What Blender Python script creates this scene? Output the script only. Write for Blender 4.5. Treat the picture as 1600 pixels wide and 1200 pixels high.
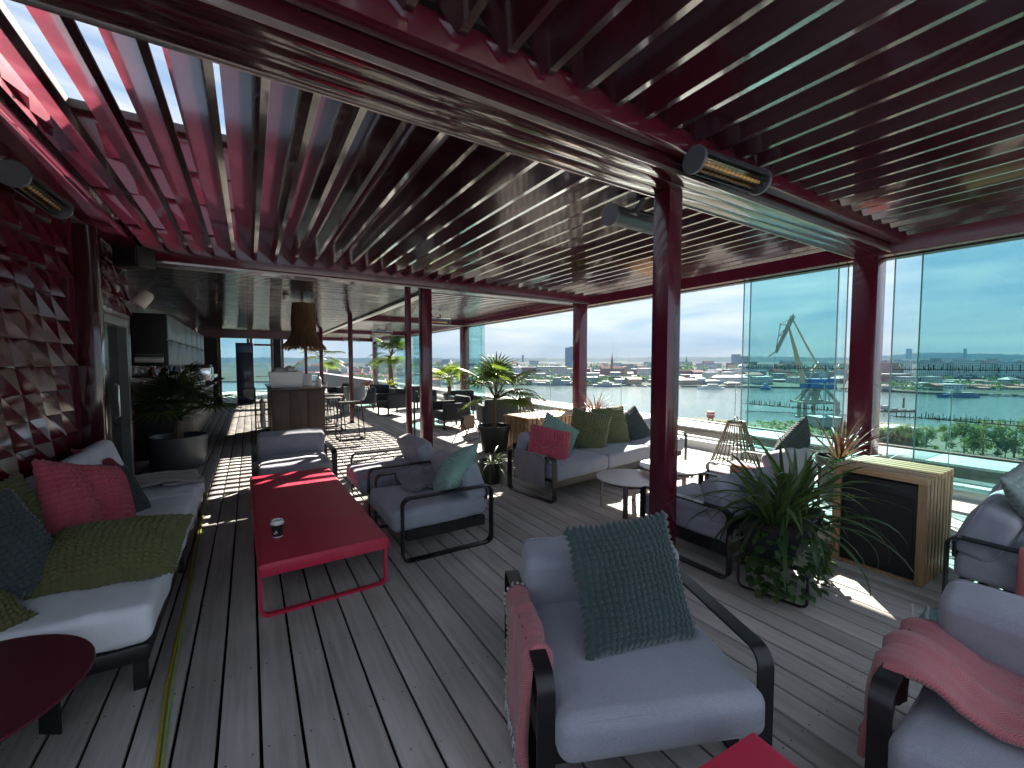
import bpy, bmesh, math, random
from mathutils import Vector, Matrix, noise
random.seed(7)
R = math.radians
for o in list(bpy.data.objects): bpy.data.objects.remove(o)
scene = bpy.context.scene
COL = scene.collection

# ------------------------------------------------------------------ camera
YAW, EYE, FPX = R(31.85), 1.55, 660.0
cam_d = bpy.data.cameras.new('camera'); cam = bpy.data.objects.new('camera', cam_d); COL.objects.link(cam)
cam.location = (0, 0, EYE)
cam.rotation_euler = (R(90) - math.atan2(33, 660), 0, -YAW)
cam_d.sensor_width = 36; cam_d.sensor_fit = 'HORIZONTAL'; cam_d.lens = 36 * FPX / 1600
cam_d.clip_start = 0.05; cam_d.clip_end = 30000
scene.camera = cam

# ------------------------------------------------------------------ world, sun, exposure
SUN_AZ, SUN_EL = R(47), R(32.3)
SKY_STRENGTH, SUN_STRENGTH, EXPOSURE = 0.05, 5.0, 2.5
CLOUD, VEIL = (4.3, 4.2, 4.1), (1.55, 2.2, 3.1)
world = bpy.data.worlds.new('World'); scene.world = world; world.use_nodes = True
nt = world.node_tree; nt.nodes.clear()
def N(t, typ, **kw):
    n = t.nodes.new(typ)
    for k, v in kw.items():
        if k in n.inputs.keys() if hasattr(n, 'inputs') else False: n.inputs[k].default_value = v
        else: setattr(n, k, v)
    return n
sky = N(nt, 'ShaderNodeTexSky', sky_type='NISHITA', sun_disc=False, sun_elevation=SUN_EL, sun_rotation=SUN_AZ,
        altitude=30, air_density=1.0, dust_density=.4, ozone_density=1.8)
tc = N(nt, 'ShaderNodeTexCoord')
mp = N(nt, 'ShaderNodeMapping'); mp.inputs['Scale'].default_value = (1.1, 1.1, 6.5); mp.inputs['Location'].default_value = (3.1, .4, .2)
nz = N(nt, 'ShaderNodeTexNoise'); nz.inputs['Scale'].default_value = 2.8; nz.inputs['Detail'].default_value = 9; nz.inputs['Roughness'].default_value = .58; nz.inputs['Distortion'].default_value = .35
rp = N(nt, 'ShaderNodeMapRange'); rp.inputs[1].default_value = .36; rp.inputs[2].default_value = .66
# a thin cloud veil of nearly even radiance lies over the clear sky: bluish where thin, white where thick
vl = N(nt, 'ShaderNodeMix', data_type='RGBA'); vl.inputs[6].default_value = (*VEIL, 1); vl.inputs[7].default_value = (*CLOUD, 1)
mx = N(nt, 'ShaderNodeMix', data_type='RGBA'); mx.inputs[0].default_value = .86
bg = N(nt, 'ShaderNodeBackground'); bg.inputs['Strength'].default_value = SKY_STRENGTH
wo = N(nt, 'ShaderNodeOutputWorld')
L = nt.links.new
L(tc.outputs['Generated'], mp.inputs[0]); L(mp.outputs[0], nz.inputs['Vector']); L(nz.outputs['Fac'], rp.inputs[0])
L(rp.outputs[0], vl.inputs[0]); L(sky.outputs[0], mx.inputs[6]); L(vl.outputs[2], mx.inputs[7])
L(mx.outputs[2], bg.inputs[0]); L(bg.outputs[0], wo.inputs[0])

sd = bpy.data.lights.new('sun', 'SUN'); sun = bpy.data.objects.new('sun', sd); COL.objects.link(sun)
sd.energy = SUN_STRENGTH; sd.angle = R(.55); sd.color = (1, .93, .82)
SUNV = Vector((math.sin(SUN_AZ) * math.cos(SUN_EL), math.cos(SUN_AZ) * math.cos(SUN_EL), math.sin(SUN_EL)))
sun.rotation_euler = (-SUNV).to_track_quat('-Z', 'Y').to_euler(); sun.location = SUNV * 60

scene.view_settings.view_transform = 'Standard'; scene.view_settings.look = 'None'
scene.view_settings.exposure = EXPOSURE; scene.view_settings.gamma = 1; scene.view_settings.use_curve_mapping = False
scene.render.engine = 'CYCLES'
cy = scene.cycles
cy.use_denoising = True; cy.max_bounces = 8; cy.diffuse_bounces = 4; cy.glossy_bounces = 4; cy.transmission_bounces = 6
cy.transparent_max_bounces = 24; cy.volume_bounces = 0; cy.sample_clamp_indirect = 3.0; cy.caustics_reflective = False; cy.caustics_refractive = False
cy.use_adaptive_sampling = True; cy.adaptive_threshold = .02

# ------------------------------------------------------------------ materials
MATS = {}
def pm(name, col, rough=.5, var=.12, nscale=6., bump=0., bscale=60., metal=0., coat=0., spec=.5, rand=0., stretch=None, sheen=0., wear=None, sss=0., trans=0.):
    """procedural surface: base colour broken up by two noises, fine relief, optional per-object variation"""
    if name in MATS: return MATS[name]
    m = bpy.data.materials.new(name); m.use_nodes = True; t = m.node_tree
    b = t.nodes['Principled BSDF']
    tcn = N(t, 'ShaderNodeTexCoord'); mpn = N(t, 'ShaderNodeMapping')
    t.links.new(tcn.outputs['Object'], mpn.inputs[0])
    if stretch: mpn.inputs['Scale'].default_value = stretch
    n1 = N(t, 'ShaderNodeTexNoise'); n1.inputs['Scale'].default_value = nscale; n1.inputs['Detail'].default_value = 6
    t.links.new(mpn.outputs[0], n1.inputs['Vector'])
    r1 = N(t, 'ShaderNodeMapRange'); r1.inputs[1].default_value = .25; r1.inputs[2].default_value = .75
    r1.inputs[3].default_value = 1 - var; r1.inputs[4].default_value = 1 + var
    t.links.new(n1.outputs['Fac'], r1.inputs[0])
    fac = r1.outputs[0]
    if rand:
        oi = N(t, 'ShaderNodeObjectInfo'); r2 = N(t, 'ShaderNodeMapRange'); r2.inputs[3].default_value = 1 - rand; r2.inputs[4].default_value = 1 + rand
        t.links.new(oi.outputs['Random'], r2.inputs[0])
        mu = N(t, 'ShaderNodeMath', operation='MULTIPLY'); t.links.new(fac, mu.inputs[0]); t.links.new(r2.outputs[0], mu.inputs[1]); fac = mu.outputs[0]
    mixc = N(t, 'ShaderNodeVectorMath', operation='SCALE'); mixc.inputs[0].default_value = col[:3]
    t.links.new(fac, mixc.inputs['Scale'])
    out = mixc.outputs[0]
    if wear:
        n3 = N(t, 'ShaderNodeTexNoise'); n3.inputs['Scale'].default_value = wear[1]; n3.inputs['Detail'].default_value = 8
        t.links.new(mpn.outputs[0], n3.inputs['Vector'])
        rr = N(t, 'ShaderNodeValToRGB'); rr.color_ramp.elements[0].position = .55; rr.color_ramp.elements[1].position = .75
        t.links.new(n3.outputs['Fac'], rr.inputs[0])
        mm = N(t, 'ShaderNodeMix', data_type='RGBA'); t.links.new(rr.outputs[0], mm.inputs[0]); t.links.new(out, mm.inputs[6]); mm.inputs[7].default_value = (*wear[0], 1)
        out = mm.outputs[2]
    t.links.new(out, b.inputs['Base Color'])
    b.inputs['Roughness'].default_value = rough; b.inputs['Metallic'].default_value = metal
    b.inputs['Specular IOR Level'].default_value = spec; b.inputs['Coat Weight'].default_value = coat; b.inputs['Coat Roughness'].default_value = .06
    if sheen: b.inputs['Sheen Weight'].default_value = sheen
    if trans: b.inputs['Transmission Weight'].default_value = trans
    rv = N(t, 'ShaderNodeMapRange'); rv.inputs[3].default_value = max(.02, rough * .8); rv.inputs[4].default_value = min(1, rough * 1.2)
    t.links.new(n1.outputs['Fac'], rv.inputs[0]); t.links.new(rv.outputs[0], b.inputs['Roughness'])
    if bump:
        n2 = N(t, 'ShaderNodeTexNoise'); n2.inputs['Scale'].default_value = bscale; n2.inputs['Detail'].default_value = 4
        t.links.new(mpn.outputs[0], n2.inputs['Vector'])
        bp = N(t, 'ShaderNodeBump'); bp.inputs['Strength'].default_value = bump; bp.inputs['Distance'].default_value = .01
        t.links.new(n2.outputs['Fac'], bp.inputs['Height']); t.links.new(bp.outputs[0], b.inputs['Normal'])
    MATS[name] = m
    return m
def glass(name, tint, refl=.9):
    if name in MATS: return MATS[name]
    m = bpy.data.materials.new(name); m.use_nodes = True; t = m.node_tree; t.nodes.clear()
    tr = N(t, 'ShaderNodeBsdfTransparent'); tr.inputs[0].default_value = (*tint, 1)
    gl = N(t, 'ShaderNodeBsdfGlossy'); gl.inputs['Roughness'].default_value = .01; gl.inputs[0].default_value = (refl, refl, refl, 1)
    lw = N(t, 'ShaderNodeLayerWeight'); lw.inputs[0].default_value = .5
    pw = N(t, 'ShaderNodeMath', operation='POWER'); pw.inputs[1].default_value = 4.5; t.links.new(lw.outputs['Facing'], pw.inputs[0])
    fr = N(t, 'ShaderNodeMapRange'); fr.inputs[3].default_value = .025; fr.inputs[4].default_value = .75; t.links.new(pw.outputs[0], fr.inputs[0])
    mxs = N(t, 'ShaderNodeMixShader'); o = N(t, 'ShaderNodeOutputMaterial')
    t.links.new(fr.outputs[0], mxs.inputs[0]); t.links.new(tr.outputs[0], mxs.inputs[1]); t.links.new(gl.outputs[0], mxs.inputs[2]); t.links.new(mxs.outputs[0], o.inputs[0])
    MATS[name] = m
    return m
def wood(name, c1, c2, c3, along='Y', rough=.65, scale=1., rand=.09):
    """sawn timber: streaks along one axis, cathedral figure, specks, each board its own tone"""
    m = bpy.data.materials.new(name); m.use_nodes = True; t = m.node_tree; b = t.nodes['Principled BSDF']
    tcn = N(t, 'ShaderNodeTexCoord'); oi = N(t, 'ShaderNodeObjectInfo')
    off = N(t, 'ShaderNodeVectorMath', operation='SCALE'); off.inputs[0].default_value = (37., 53., 11.); t.links.new(oi.outputs['Random'], off.inputs['Scale'])
    addv = N(t, 'ShaderNodeVectorMath', operation='ADD'); t.links.new(tcn.outputs['Object'], addv.inputs[0]); t.links.new(off.outputs[0], addv.inputs[1])
    mpn = N(t, 'ShaderNodeMapping')
    mpn.inputs['Scale'].default_value = {'Y': (14 * scale, .7 * scale, 14 * scale), 'X': (.7 * scale, 14 * scale, 14 * scale), 'Z': (14 * scale, 14 * scale, .7 * scale)}[along]
    t.links.new(addv.outputs[0], mpn.inputs[0])
    n1 = N(t, 'ShaderNodeTexNoise'); n1.inputs['Scale'].default_value = 1.3; n1.inputs['Detail'].default_value = 9; n1.inputs['Distortion'].default_value = 1.6; n1.inputs['Roughness'].default_value = .62
    t.links.new(mpn.outputs[0], n1.inputs['Vector'])
    wv = N(t, 'ShaderNodeTexWave', wave_type='RINGS', rings_direction='Y' if along == 'X' else 'X'); wv.inputs['Scale'].default_value = .55; wv.inputs['Distortion'].default_value = 5; wv.inputs['Detail'].default_value = 3; wv.inputs['Detail Scale'].default_value = .7
    t.links.new(mpn.outputs[0], wv.inputs['Vector'])
    rp = N(t, 'ShaderNodeValToRGB'); e = rp.color_ramp.elements
    e[0].position = .3; e[0].color = (*c1, 1); e[1].position = .72; e[1].color = (*c3, 1)
    k = e.new(.5); k.color = (*c2, 1)
    t.links.new(n1.outputs['Fac'], rp.inputs[0])
    rw = N(t, 'ShaderNodeMapRange'); rw.inputs[3].default_value = .91; rw.inputs[4].default_value = 1.08; t.links.new(wv.outputs['Fac'], rw.inputs[0])
    r2 = N(t, 'ShaderNodeMapRange'); r2.inputs[3].default_value = 1 - rand; r2.inputs[4].default_value = 1 + rand; t.links.new(oi.outputs['Random'], r2.inputs[0])
    mu = N(t, 'ShaderNodeMath', operation='MULTIPLY'); t.links.new(rw.outputs[0], mu.inputs[0]); t.links.new(r2.outputs[0], mu.inputs[1])
    # scattered knots / dirt specks
    vo = N(t, 'ShaderNodeTexVoronoi'); vo.inputs['Scale'].default_value = 4.5; t.links.new(addv.outputs[0], vo.inputs['Vector'])
    rs = N(t, 'ShaderNodeMapRange'); rs.inputs[1].default_value = .02; rs.inputs[2].default_value = .05; rs.inputs[3].default_value = .45; rs.inputs[4].default_value = 1.; t.links.new(vo.outputs['Distance'], rs.inputs[0])
    mu2 = N(t, 'ShaderNodeMath', operation='MULTIPLY'); t.links.new(mu.outputs[0], mu2.inputs[0]); t.links.new(rs.outputs[0], mu2.inputs[1])
    n4 = N(t, 'ShaderNodeTexNoise'); n4.inputs['Scale'].default_value = 1.4; n4.inputs['Detail'].default_value = 5; t.links.new(addv.outputs[0], n4.inputs['Vector'])
    r4 = N(t, 'ShaderNodeMapRange'); r4.inputs[1].default_value = .3; r4.inputs[2].default_value = .7; r4.inputs[3].default_value = .82; r4.inputs[4].default_value = 1.16; t.links.new(n4.outputs['Fac'], r4.inputs[0])
    mu3 = N(t, 'ShaderNodeMath', operation='MULTIPLY'); t.links.new(mu2.outputs[0], mu3.inputs[0]); t.links.new(r4.outputs[0], mu3.inputs[1])
    sc = N(t, 'ShaderNodeVectorMath', operation='SCALE'); t.links.new(rp.outputs[0], sc.inputs[0]); t.links.new(mu3.outputs[0], sc.inputs['Scale'])
    t.links.new(sc.outputs[0], b.inputs['Base Color']); b.inputs['Roughness'].default_value = rough; b.inputs['Specular IOR Level'].default_value = .4
    bp = N(t, 'ShaderNodeBump'); bp.inputs['Strength'].default_value = .25; bp.inputs['Distance'].default_value = .004
    t.links.new(n1.outputs['Fac'], bp.inputs['Height']); t.links.new(bp.outputs[0], b.inputs['Normal'])
    MATS[name] = m
    return m
def fabric(name, col, col2=None, fine=420., amp=.18, rough=.9):
    """woven cloth: crossed fine bands, melange of two yarns"""
    if name in MATS: return MATS[name]
    m = bpy.data.materials.new(name); m.use_nodes = True; t = m.node_tree; b = t.nodes['Principled BSDF']
    col2 = col2 or tuple(c * (1 - amp * 2) for c in col)
    tcn = N(t, 'ShaderNodeTexCoord')
    n1 = N(t, 'ShaderNodeTexNoise'); n1.inputs['Scale'].default_value = fine; n1.inputs['Detail'].default_value = 2
    n2 = N(t, 'ShaderNodeTexNoise'); n2.inputs['Scale'].default_value = 5; n2.inputs['Detail'].default_value = 5
    t.links.new(tcn.outputs['Object'], n1.inputs['Vector']); t.links.new(tcn.outputs['Object'], n2.inputs['Vector'])
    mxx = N(t, 'ShaderNodeMix', data_type='RGBA'); mxx.inputs[6].default_value = (*col, 1); mxx.inputs[7].default_value = (*col2, 1)
    rr = N(t, 'ShaderNodeMapRange'); rr.inputs[1].default_value = .38; rr.inputs[2].default_value = .62; t.links.new(n1.outputs['Fac'], rr.inputs[0]); t.links.new(rr.outputs[0], mxx.inputs[0])
    r2 = N(t, 'ShaderNodeMapRange'); r2.inputs[1].default_value = .3; r2.inputs[2].default_value = .7; r2.inputs[3].default_value = .9; r2.inputs[4].default_value = 1.08; t.links.new(n2.outputs['Fac'], r2.inputs[0])
    sc = N(t, 'ShaderNodeVectorMath', operation='SCALE'); t.links.new(mxx.outputs[2], sc.inputs[0]); t.links.new(r2.outputs[0], sc.inputs['Scale'])
    t.links.new(sc.outputs[0], b.inputs['Base Color']); b.inputs['Roughness'].default_value = rough; b.inputs['Specular IOR Level'].default_value = .25
    b.inputs['Sheen Weight'].default_value = .25; b.inputs['Sheen Roughness'].default_value = .5
    bp = N(t, 'ShaderNodeBump'); bp.inputs['Strength'].default_value = .3; bp.inputs['Distance'].default_value = .002
    t.links.new(n1.outputs['Fac'], bp.inputs['Height'])
    bp2 = N(t, 'ShaderNodeBump'); bp2.inputs['Strength'].default_value = .35; bp2.inputs['Distance'].default_value = .02
    t.links.new(n2.outputs['Fac'], bp2.inputs['Height']); t.links.new(bp.outputs[0], bp2.inputs['Normal']); t.links.new(bp2.outputs[0], b.inputs['Normal'])
    MATS[name] = m
    return m
def herring(name, c1, c2):
    """throw: herringbone of two yarns"""
    m = bpy.data.materials.new(name); m.use_nodes = True; t = m.node_tree; b = t.nodes['Principled BSDF']
    uv = N(t, 'ShaderNodeUVMap'); sp = N(t, 'ShaderNodeSeparateXYZ'); t.links.new(uv.outputs[0], sp.inputs[0])
    def mth(op, a, bb=None, v=None):
        n = N(t, 'ShaderNodeMath', operation=op)
        t.links.new(a, n.inputs[0])
        if bb is not None: t.links.new(bb, n.inputs[1])
        elif v is not None: n.inputs[1].default_value = v
        return n.outputs[0]
    tri = mth('PINGPONG', sp.outputs[0], v=.022)
    dg = mth('ADD', mth('MULTIPLY', tri, v=1.1), sp.outputs[1])
    sw = mth('PINGPONG', dg, v=.0045)
    f = mth('MULTIPLY', sw, v=222.)
    mxx = N(t, 'ShaderNodeMix', data_type='RGBA'); t.links.new(f, mxx.inputs[0]); mxx.inputs[6].default_value = (*c1, 1); mxx.inputs[7].default_value = (*c2, 1)
    t.links.new(mxx.outputs[2], b.inputs['Base Color']); b.inputs['Roughness'].default_value = .95; b.inputs['Sheen Weight'].default_value = .3; b.inputs['Specular IOR Level'].default_value = .2
    bp = N(t, 'ShaderNodeBump'); bp.inputs['Strength'].default_value = .5; bp.inputs['Distance'].default_value = .003; t.links.new(f, bp.inputs['Height']); t.links.new(bp.outputs[0], b.inputs['Normal'])
    MATS[name] = m
    return m
def facade(name, wall, win, bw=3.2, bh=3.1, rough=.8):
    """distant facade: storeys and window bays"""
    if name in MATS: return MATS[name]
    m = bpy.data.materials.new(name); m.use_nodes = True; t = m.node_tree; b = t.nodes['Principled BSDF']
    tcn = N(t, 'ShaderNodeTexCoord'); sp = N(t, 'ShaderNodeSeparateXYZ'); t.links.new(tcn.outputs['Object'], sp.inputs[0])
    a = N(t, 'ShaderNodeMath', operation='ADD'); t.links.new(sp.outputs[0], a.inputs[0]); t.links.new(sp.outputs[1], a.inputs[1])
    cb = N(t, 'ShaderNodeCombineXYZ'); t.links.new(a.outputs[0], cb.inputs[0]); t.links.new(sp.outputs[2], cb.inputs[1])
    br = N(t, 'ShaderNodeTexBrick'); br.offset = 0; br.inputs['Scale'].default_value = 1; br.inputs['Brick Width'].default_value = bw; br.inputs['Row Height'].default_value = bh
    br.inputs['Mortar Size'].default_value = .62; br.inputs['Mortar Smooth'].default_value = .0
    br.inputs['Color1'].default_value = (*win, 1); br.inputs['Color2'].default_value = (*[c * 1.6 for c in win], 1)
    n1 = N(t, 'ShaderNodeTexNoise'); n1.inputs['Scale'].default_value = .15; t.links.new(tcn.outputs['Object'], n1.inputs['Vector'])
    r = N(t, 'ShaderNodeMapRange'); r.inputs[3].default_value = .8; r.inputs[4].default_value = 1.15; t.links.new(n1.outputs['Fac'], r.inputs[0])
    sc = N(t, 'ShaderNodeVectorMath', operation='SCALE'); sc.inputs[0].default_value = wall; t.links.new(r.outputs[0], sc.inputs['Scale'])
    t.links.new(sc.outputs[0], br.inputs['Mortar']); t.links.new(cb.outputs[0], br.inputs['Vector'])
    t.links.new(br.outputs['Color'], b.inputs['Base Color']); b.inputs['Roughness'].default_value = rough
    MATS[name] = m
    return m

# ------------------------------------------------------------------ mesh helpers
class G:
    def __init__(s): s.v = []; s.f = []; s.uv = None
    def add(s, v, f, M=None):
        k = len(s.v)
        s.v += [tuple(M @ Vector(p)) for p in v] if M is not None else [tuple(p) for p in v]
        s.f += [tuple(i + k for i in q) for q in f]
        return s
    def box(s, x0, x1, y0, y1, z0, z1, M=None):
        return s.add([(x0,y0,z0),(x1,y0,z0),(x1,y1,z0),(x0,y1,z0),(x0,y0,z1),(x1,y0,z1),(x1,y1,z1),(x0,y1,z1)],
                     [(0,3,2,1),(4,5,6,7),(0,1,5,4),(1,2,6,5),(2,3,7,6),(3,0,4,7)], M)
    def rbox(s, x0, x1, y0, y1, z0, z1, r, n=2, mid=0, M=None, fn=None):
        c = ((x0+x1)/2, (y0+y1)/2, (z0+z1)/2); h = ((x1-x0)/2, (y1-y0)/2, (z1-z0)/2); r = min(r, min(h) * .999)
        def ts(hh):
            e = [hh - r + r * math.tan(R(45) * j / n) for j in range(n + 1)]
            inn = [(-1 + 2 * (j + 1) / (mid + 1)) * (hh - r) for j in range(mid)]
            return [-q for q in reversed(e)] + inn + e
        T = [ts(q) for q in h]; idx = {}; v = []; f = []
        def P(p):
            q = [max(-(h[i]-r), min(h[i]-r, p[i])) for i in range(3)]
            d = Vector([p[i]-q[i] for i in range(3)]); d = d.normalized() * r if d.length > 1e-9 else d
            w = Vector(q) + d
            if fn: w = Vector(fn(w, h))
            k = (round(p[0], 6), round(p[1], 6), round(p[2], 6))
            if k not in idx: idx[k] = len(v); v.append((w[0]+c[0], w[1]+c[1], w[2]+c[2]))
            return idx[k]
        for ax in range(3):
            a, b = (ax+1) % 3, (ax+2) % 3
            for sg in (-1, 1):
                for i in range(len(T[a])-1):
                    for j in range(len(T[b])-1):
                        q = []
                        for (ii, jj) in ((i,j),(i+1,j),(i+1,j+1),(i,j+1)):
                            p = [0,0,0]; p[ax] = sg*h[ax]; p[a] = T[a][ii]; p[b] = T[b][jj]; q.append(P(p))
                        f.append(tuple(q if sg > 0 else reversed(q)))
        return s.add(v, f, M)
    def tube(s, pts, r, n=8, cap=True, M=None):
        pts = [Vector(p) for p in pts]; v = []; f = []; up = None
        for i, p in enumerate(pts):
            d = (pts[min(i+1, len(pts)-1)] - pts[max(i-1, 0)]).normalized()
            if up is None: up = Vector((0,0,1)) if abs(d.z) < .9 else Vector((1,0,0))
            a = d.cross(up).normalized(); up = a.cross(d).normalized()
            rr = r[i] if isinstance(r, (list, tuple)) else r
            for k in range(n):
                t = 2*math.pi*k/n; v.append(p + (a*math.cos(t) + up*math.sin(t))*rr)
        for i in range(len(pts)-1):
            for k in range(n):
                f.append((i*n+k, i*n+(k+1)%n, (i+1)*n+(k+1)%n, (i+1)*n+k))
        if cap: f.append(tuple(reversed(range(n)))); f.append(tuple(range((len(pts)-1)*n, len(pts)*n)))
        return s.add(v, f, M)
    def lathe(s, prof, n=24, M=None, cap=True):
        v = []; f = []
        for r, z in prof:
            for k in range(n): t = 2*math.pi*k/n; v.append((r*math.cos(t), r*math.sin(t), z))
        for i in range(len(prof)-1):
            for k in range(n): f.append((i*n+k, i*n+(k+1)%n, (i+1)*n+(k+1)%n, (i+1)*n+k))
        if cap: f.append(tuple(reversed(range(n)))); f.append(tuple(range((len(prof)-1)*n, len(prof)*n)))
        return s.add(v, f, M)
    def loopbar(s, path, w, th, M=None, axis='x'):
        """flat bar bent to a closed loop lying in a plane; path of (a,b), bar width w across the plane"""
        n = len(path); v = []; f = []
        for i in range(n):
            p0, p1, p2 = Vector(path[i-1]), Vector(path[i]), Vector(path[(i+1) % n])
            d = (p2-p0).normalized(); nn = Vector((d.y, -d.x))
            for sw, st in ((-1,-1),(1,-1),(1,1),(-1,1)):
                q = p1 + nn*st*th/2
                v.append((sw*w/2, q.x, q.y) if axis == 'x' else (q.x, sw*w/2, q.y))
        for i in range(n):
            j = (i+1) % n
            for k in range(4): f.append((i*4+k, i*4+(k+1)%4, j*4+(k+1)%4, j*4+k))
        return s.add(v, f, M)
    def mesh(s, name, smooth=True, angle=40):
        me = bpy.data.meshes.new(name); me.from_pydata(s.v, [], s.f); me.validate(); me.update()
        bm = bmesh.new(); bm.from_mesh(me); bmesh.ops.recalc_face_normals(bm, faces=bm.faces); bm.to_mesh(me); bm.free()
        if smooth:
            me.shade_smooth() if hasattr(me, 'shade_smooth') else None
            try: me.set_sharp_from_angle(angle=R(angle))
            except Exception: pass
        return me
def rrect(a0, a1, b0, b1, r, n=5):
    out = []
    for cx, cy_, s in ((a1-r, b1-r, 0), (a0+r, b1-r, 90), (a0+r, b0+r, 180), (a1-r, b0+r, 270)):
        for j in range(n+1):
            t = R(s + 90*j/n); out.append((cx + r*math.cos(t), cy_ + r*math.sin(t)))
    return out
def T(x=0, y=0, z=0, rz=0, ry=0, rx=0):
    return Matrix.Translation((x, y, z)) @ Matrix.Rotation(rz, 4, 'Z') @ Matrix.Rotation(ry, 4, 'Y') @ Matrix.Rotation(rx, 4, 'X')
def part(name, g, m, parent=None, M=None, smooth=True, label=None, kind=None):
    me = g if isinstance(g, bpy.types.Mesh) else g.mesh(name, smooth)
    if not me.materials: me.materials.append(m)
    o = bpy.data.objects.new(name, me); COL.objects.link(o)
    if parent: o.parent = parent
    if M is not None: o.matrix_local = M
    if label: o['label'] = label
    if kind: o['kind'] = kind
    return o
def tag(o, label=None, cat=None, group=None, kind=None):
    if label: o['label'] = label
    if cat: o['category'] = cat
    if group: o['group'] = group
    if kind: o['kind'] = kind
    return o
def thing(name, label, cat, M=None, group=None):
    o = bpy.data.objects.new(name, None); COL.objects.link(o); o.empty_display_size = .1
    if M is not None: o.matrix_local = M
    return tag(o, label, cat, group)
def struct(name, g, m, parent=None, smooth=True, kind='structure'):
    o = part(name, g, m, parent, None, smooth)
    if parent is None: o['kind'] = kind
    return o
def copy_tree(o, parent=None):
    c = o.copy(); COL.objects.link(c)
    if parent: c.parent = parent
    for ch in list(o.children): copy_tree(ch, c)
    return c
def W(px, D):
    """point at the viewing azimuth px (columns of a 1600-wide view) and depth D metres, in plan"""
    k = (px - 800) / FPX
    return D * (math.sin(YAW) + k * math.cos(YAW)), D * (math.cos(YAW) - k * math.sin(YAW))
def Zat(py, D): return EYE + (567 - py) * D / FPX
WATER_Z = -35.0
def Dat(py, z=WATER_Z): return (EYE - z) * FPX / (py - 567)

# ================================================================== STRUCTURE
m_deck = wood('weathered_deck', (.335, .31, .286), (.41, .384, .358), (.485, .458, .432), 'Y', .7)
m_red = pm('maroon_lacquer', (.085, .007, .020), .22, .12, 3, .04, 40, coat=.5)
m_louv = pm('louver_lacquer', (.038, .007, .014), .16, .12, 2, .03, 25, coat=1., rand=.12, spec=.7, wear=((.075, .018, .028), 1.3))
m_beam = pm('beam_lacquer', (.055, .010, .016), .16, .15, 2, .03, 12, coat=.8)
m_trim = pm('lit_edge_trim', (.35, .30, .30), .25, .1, 5, metal=.7)  # pale tone puts the light on the beam lips into the colour
m_dark = pm('black_steel', (.012, .012, .014), .35, .2, 8, .05, 120)
m_black = pm('black_matt', (.008, .008, .009), .6, .2, 8)
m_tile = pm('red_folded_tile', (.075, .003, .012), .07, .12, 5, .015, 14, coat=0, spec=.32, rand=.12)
m_silver = pm('silver_beam', (.62, .62, .62), .3, .08, 3, metal=.6)
m_white = pm('white_paint', (.75, .75, .74), .5, .06, 4, .05, 60)
m_coping = pm('parapet_coping', (.33, .335, .34), .5, .1, 2, .1, 30, wear=((.4, .39, .38), 5))
m_brown = pm('brown_fascia', (.07, .055, .05), .6, .15, 3)
m_steel = pm('brushed_steel', (.5, .52, .52), .3, .1, 5, .05, 200, metal=.9)
m_greysteel = pm('grey_door_frame', (.15, .17, .17), .4, .1, 5)
g_teal = glass('teal_glass', (.80, .935, .93))
g_clear = glass('clear_glass', (.95, .985, .98))
g_edge = pm('glass_edge', (.35, .55, .52), .2, .1, 5)
m_void = pm('joist_void', (.01, .01, .01), .9)  # near-black colour carries the darkness beneath boards and ceiling slats

slab = G(); slab.box(-3.2, 7.3, -17.5, 27.5, -.9, -.06)
struct('roof_slab', slab, m_void)
deck = thing('deck', None, None); deck['kind'] = 'structure'
PITCH, GAP = .1513, .0125
segs = [(-17.0, -2.606), (-2.6, 8.3), (8.306, 17.2), (17.206, 27.3)]  # first run lies unseen behind the camera, added to bounce sunlight forward
bm_ = {}
for si, (y0, y1) in enumerate(segs):
    g = G(); g.rbox(-(PITCH-GAP)/2, (PITCH-GAP)/2, -(y1-y0)/2, (y1-y0)/2, -.028, 0, .005, n=1)
    bm_[si] = g.mesh('deck_board'); bm_[si].materials.append(m_deck)
x0b = -3.0
for i in range(66):
    x = x0b + i * PITCH + .05
    if x > 6.84: break
    for si, (y0, y1) in enumerate(segs):
        o = part('board', bm_[si], m_deck, deck); o.location = (x, (y0+y1)/2, random.uniform(-.0012, .0012))

# deck screws over the joists, two to a board
sg = G(); hx = [(math.cos(k*1.0472)*.0042, math.sin(k*1.0472)*.0042) for k in range(6)]
for i in range(66):
    x = x0b + i * PITCH + .05
    if x > 6.84: break
    y = -1.4
    while y < 9:
        for dx in (-.045, .045):
            jx, jy = random.uniform(-.004, .004), random.uniform(-.008, .008)
            sg.add([(x+dx+jx+a, y+jy+b, .0016) for a, b in hx], [tuple(range(6))])
        y += .55
part('deck_screws', sg, pm('screw_head', (.07, .065, .06), .8, spec=.1), deck, smooth=False, kind='stuff')

# perimeter: low white upstand, gutter, parapet with coping
struct('upstand', G().rbox(6.87, 7.12, -17, 27.4, -.3, .15, .012, 1), m_white)
struct('gutter', G().box(7.12, 7.5, -17, 27.4, -.4, -.05), m_brown)
pp = struct('parapet', G().box(7.5, 8.2, -17.4, 60, -1.5, .25), m_brown)
y = -17.4
while y < 60:
    part('coping_slab', G().rbox(7.47, 8.22, y+.004, y+2.396, .25, .285, .008, 1), m_coping, pp); y += 2.4
struct('parapet_flashing', G().box(8.2, 8.29, -17.4, 60, .2, .31), pm('red_brown_flashing', (.16, .07, .06), .5))
for k in range(6):
    o = part('ledge_outlet', G().rbox(-.05, .05, -.11, .11, 0, .09, .02, 2), m_black); o.location = (6.84, 3.1 + k*4.1, .012)
    tag(o, 'small dark outlet box at the foot of the white upstand along the deck edge', 'outlet', 'outlet boxes along the upstand')

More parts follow.
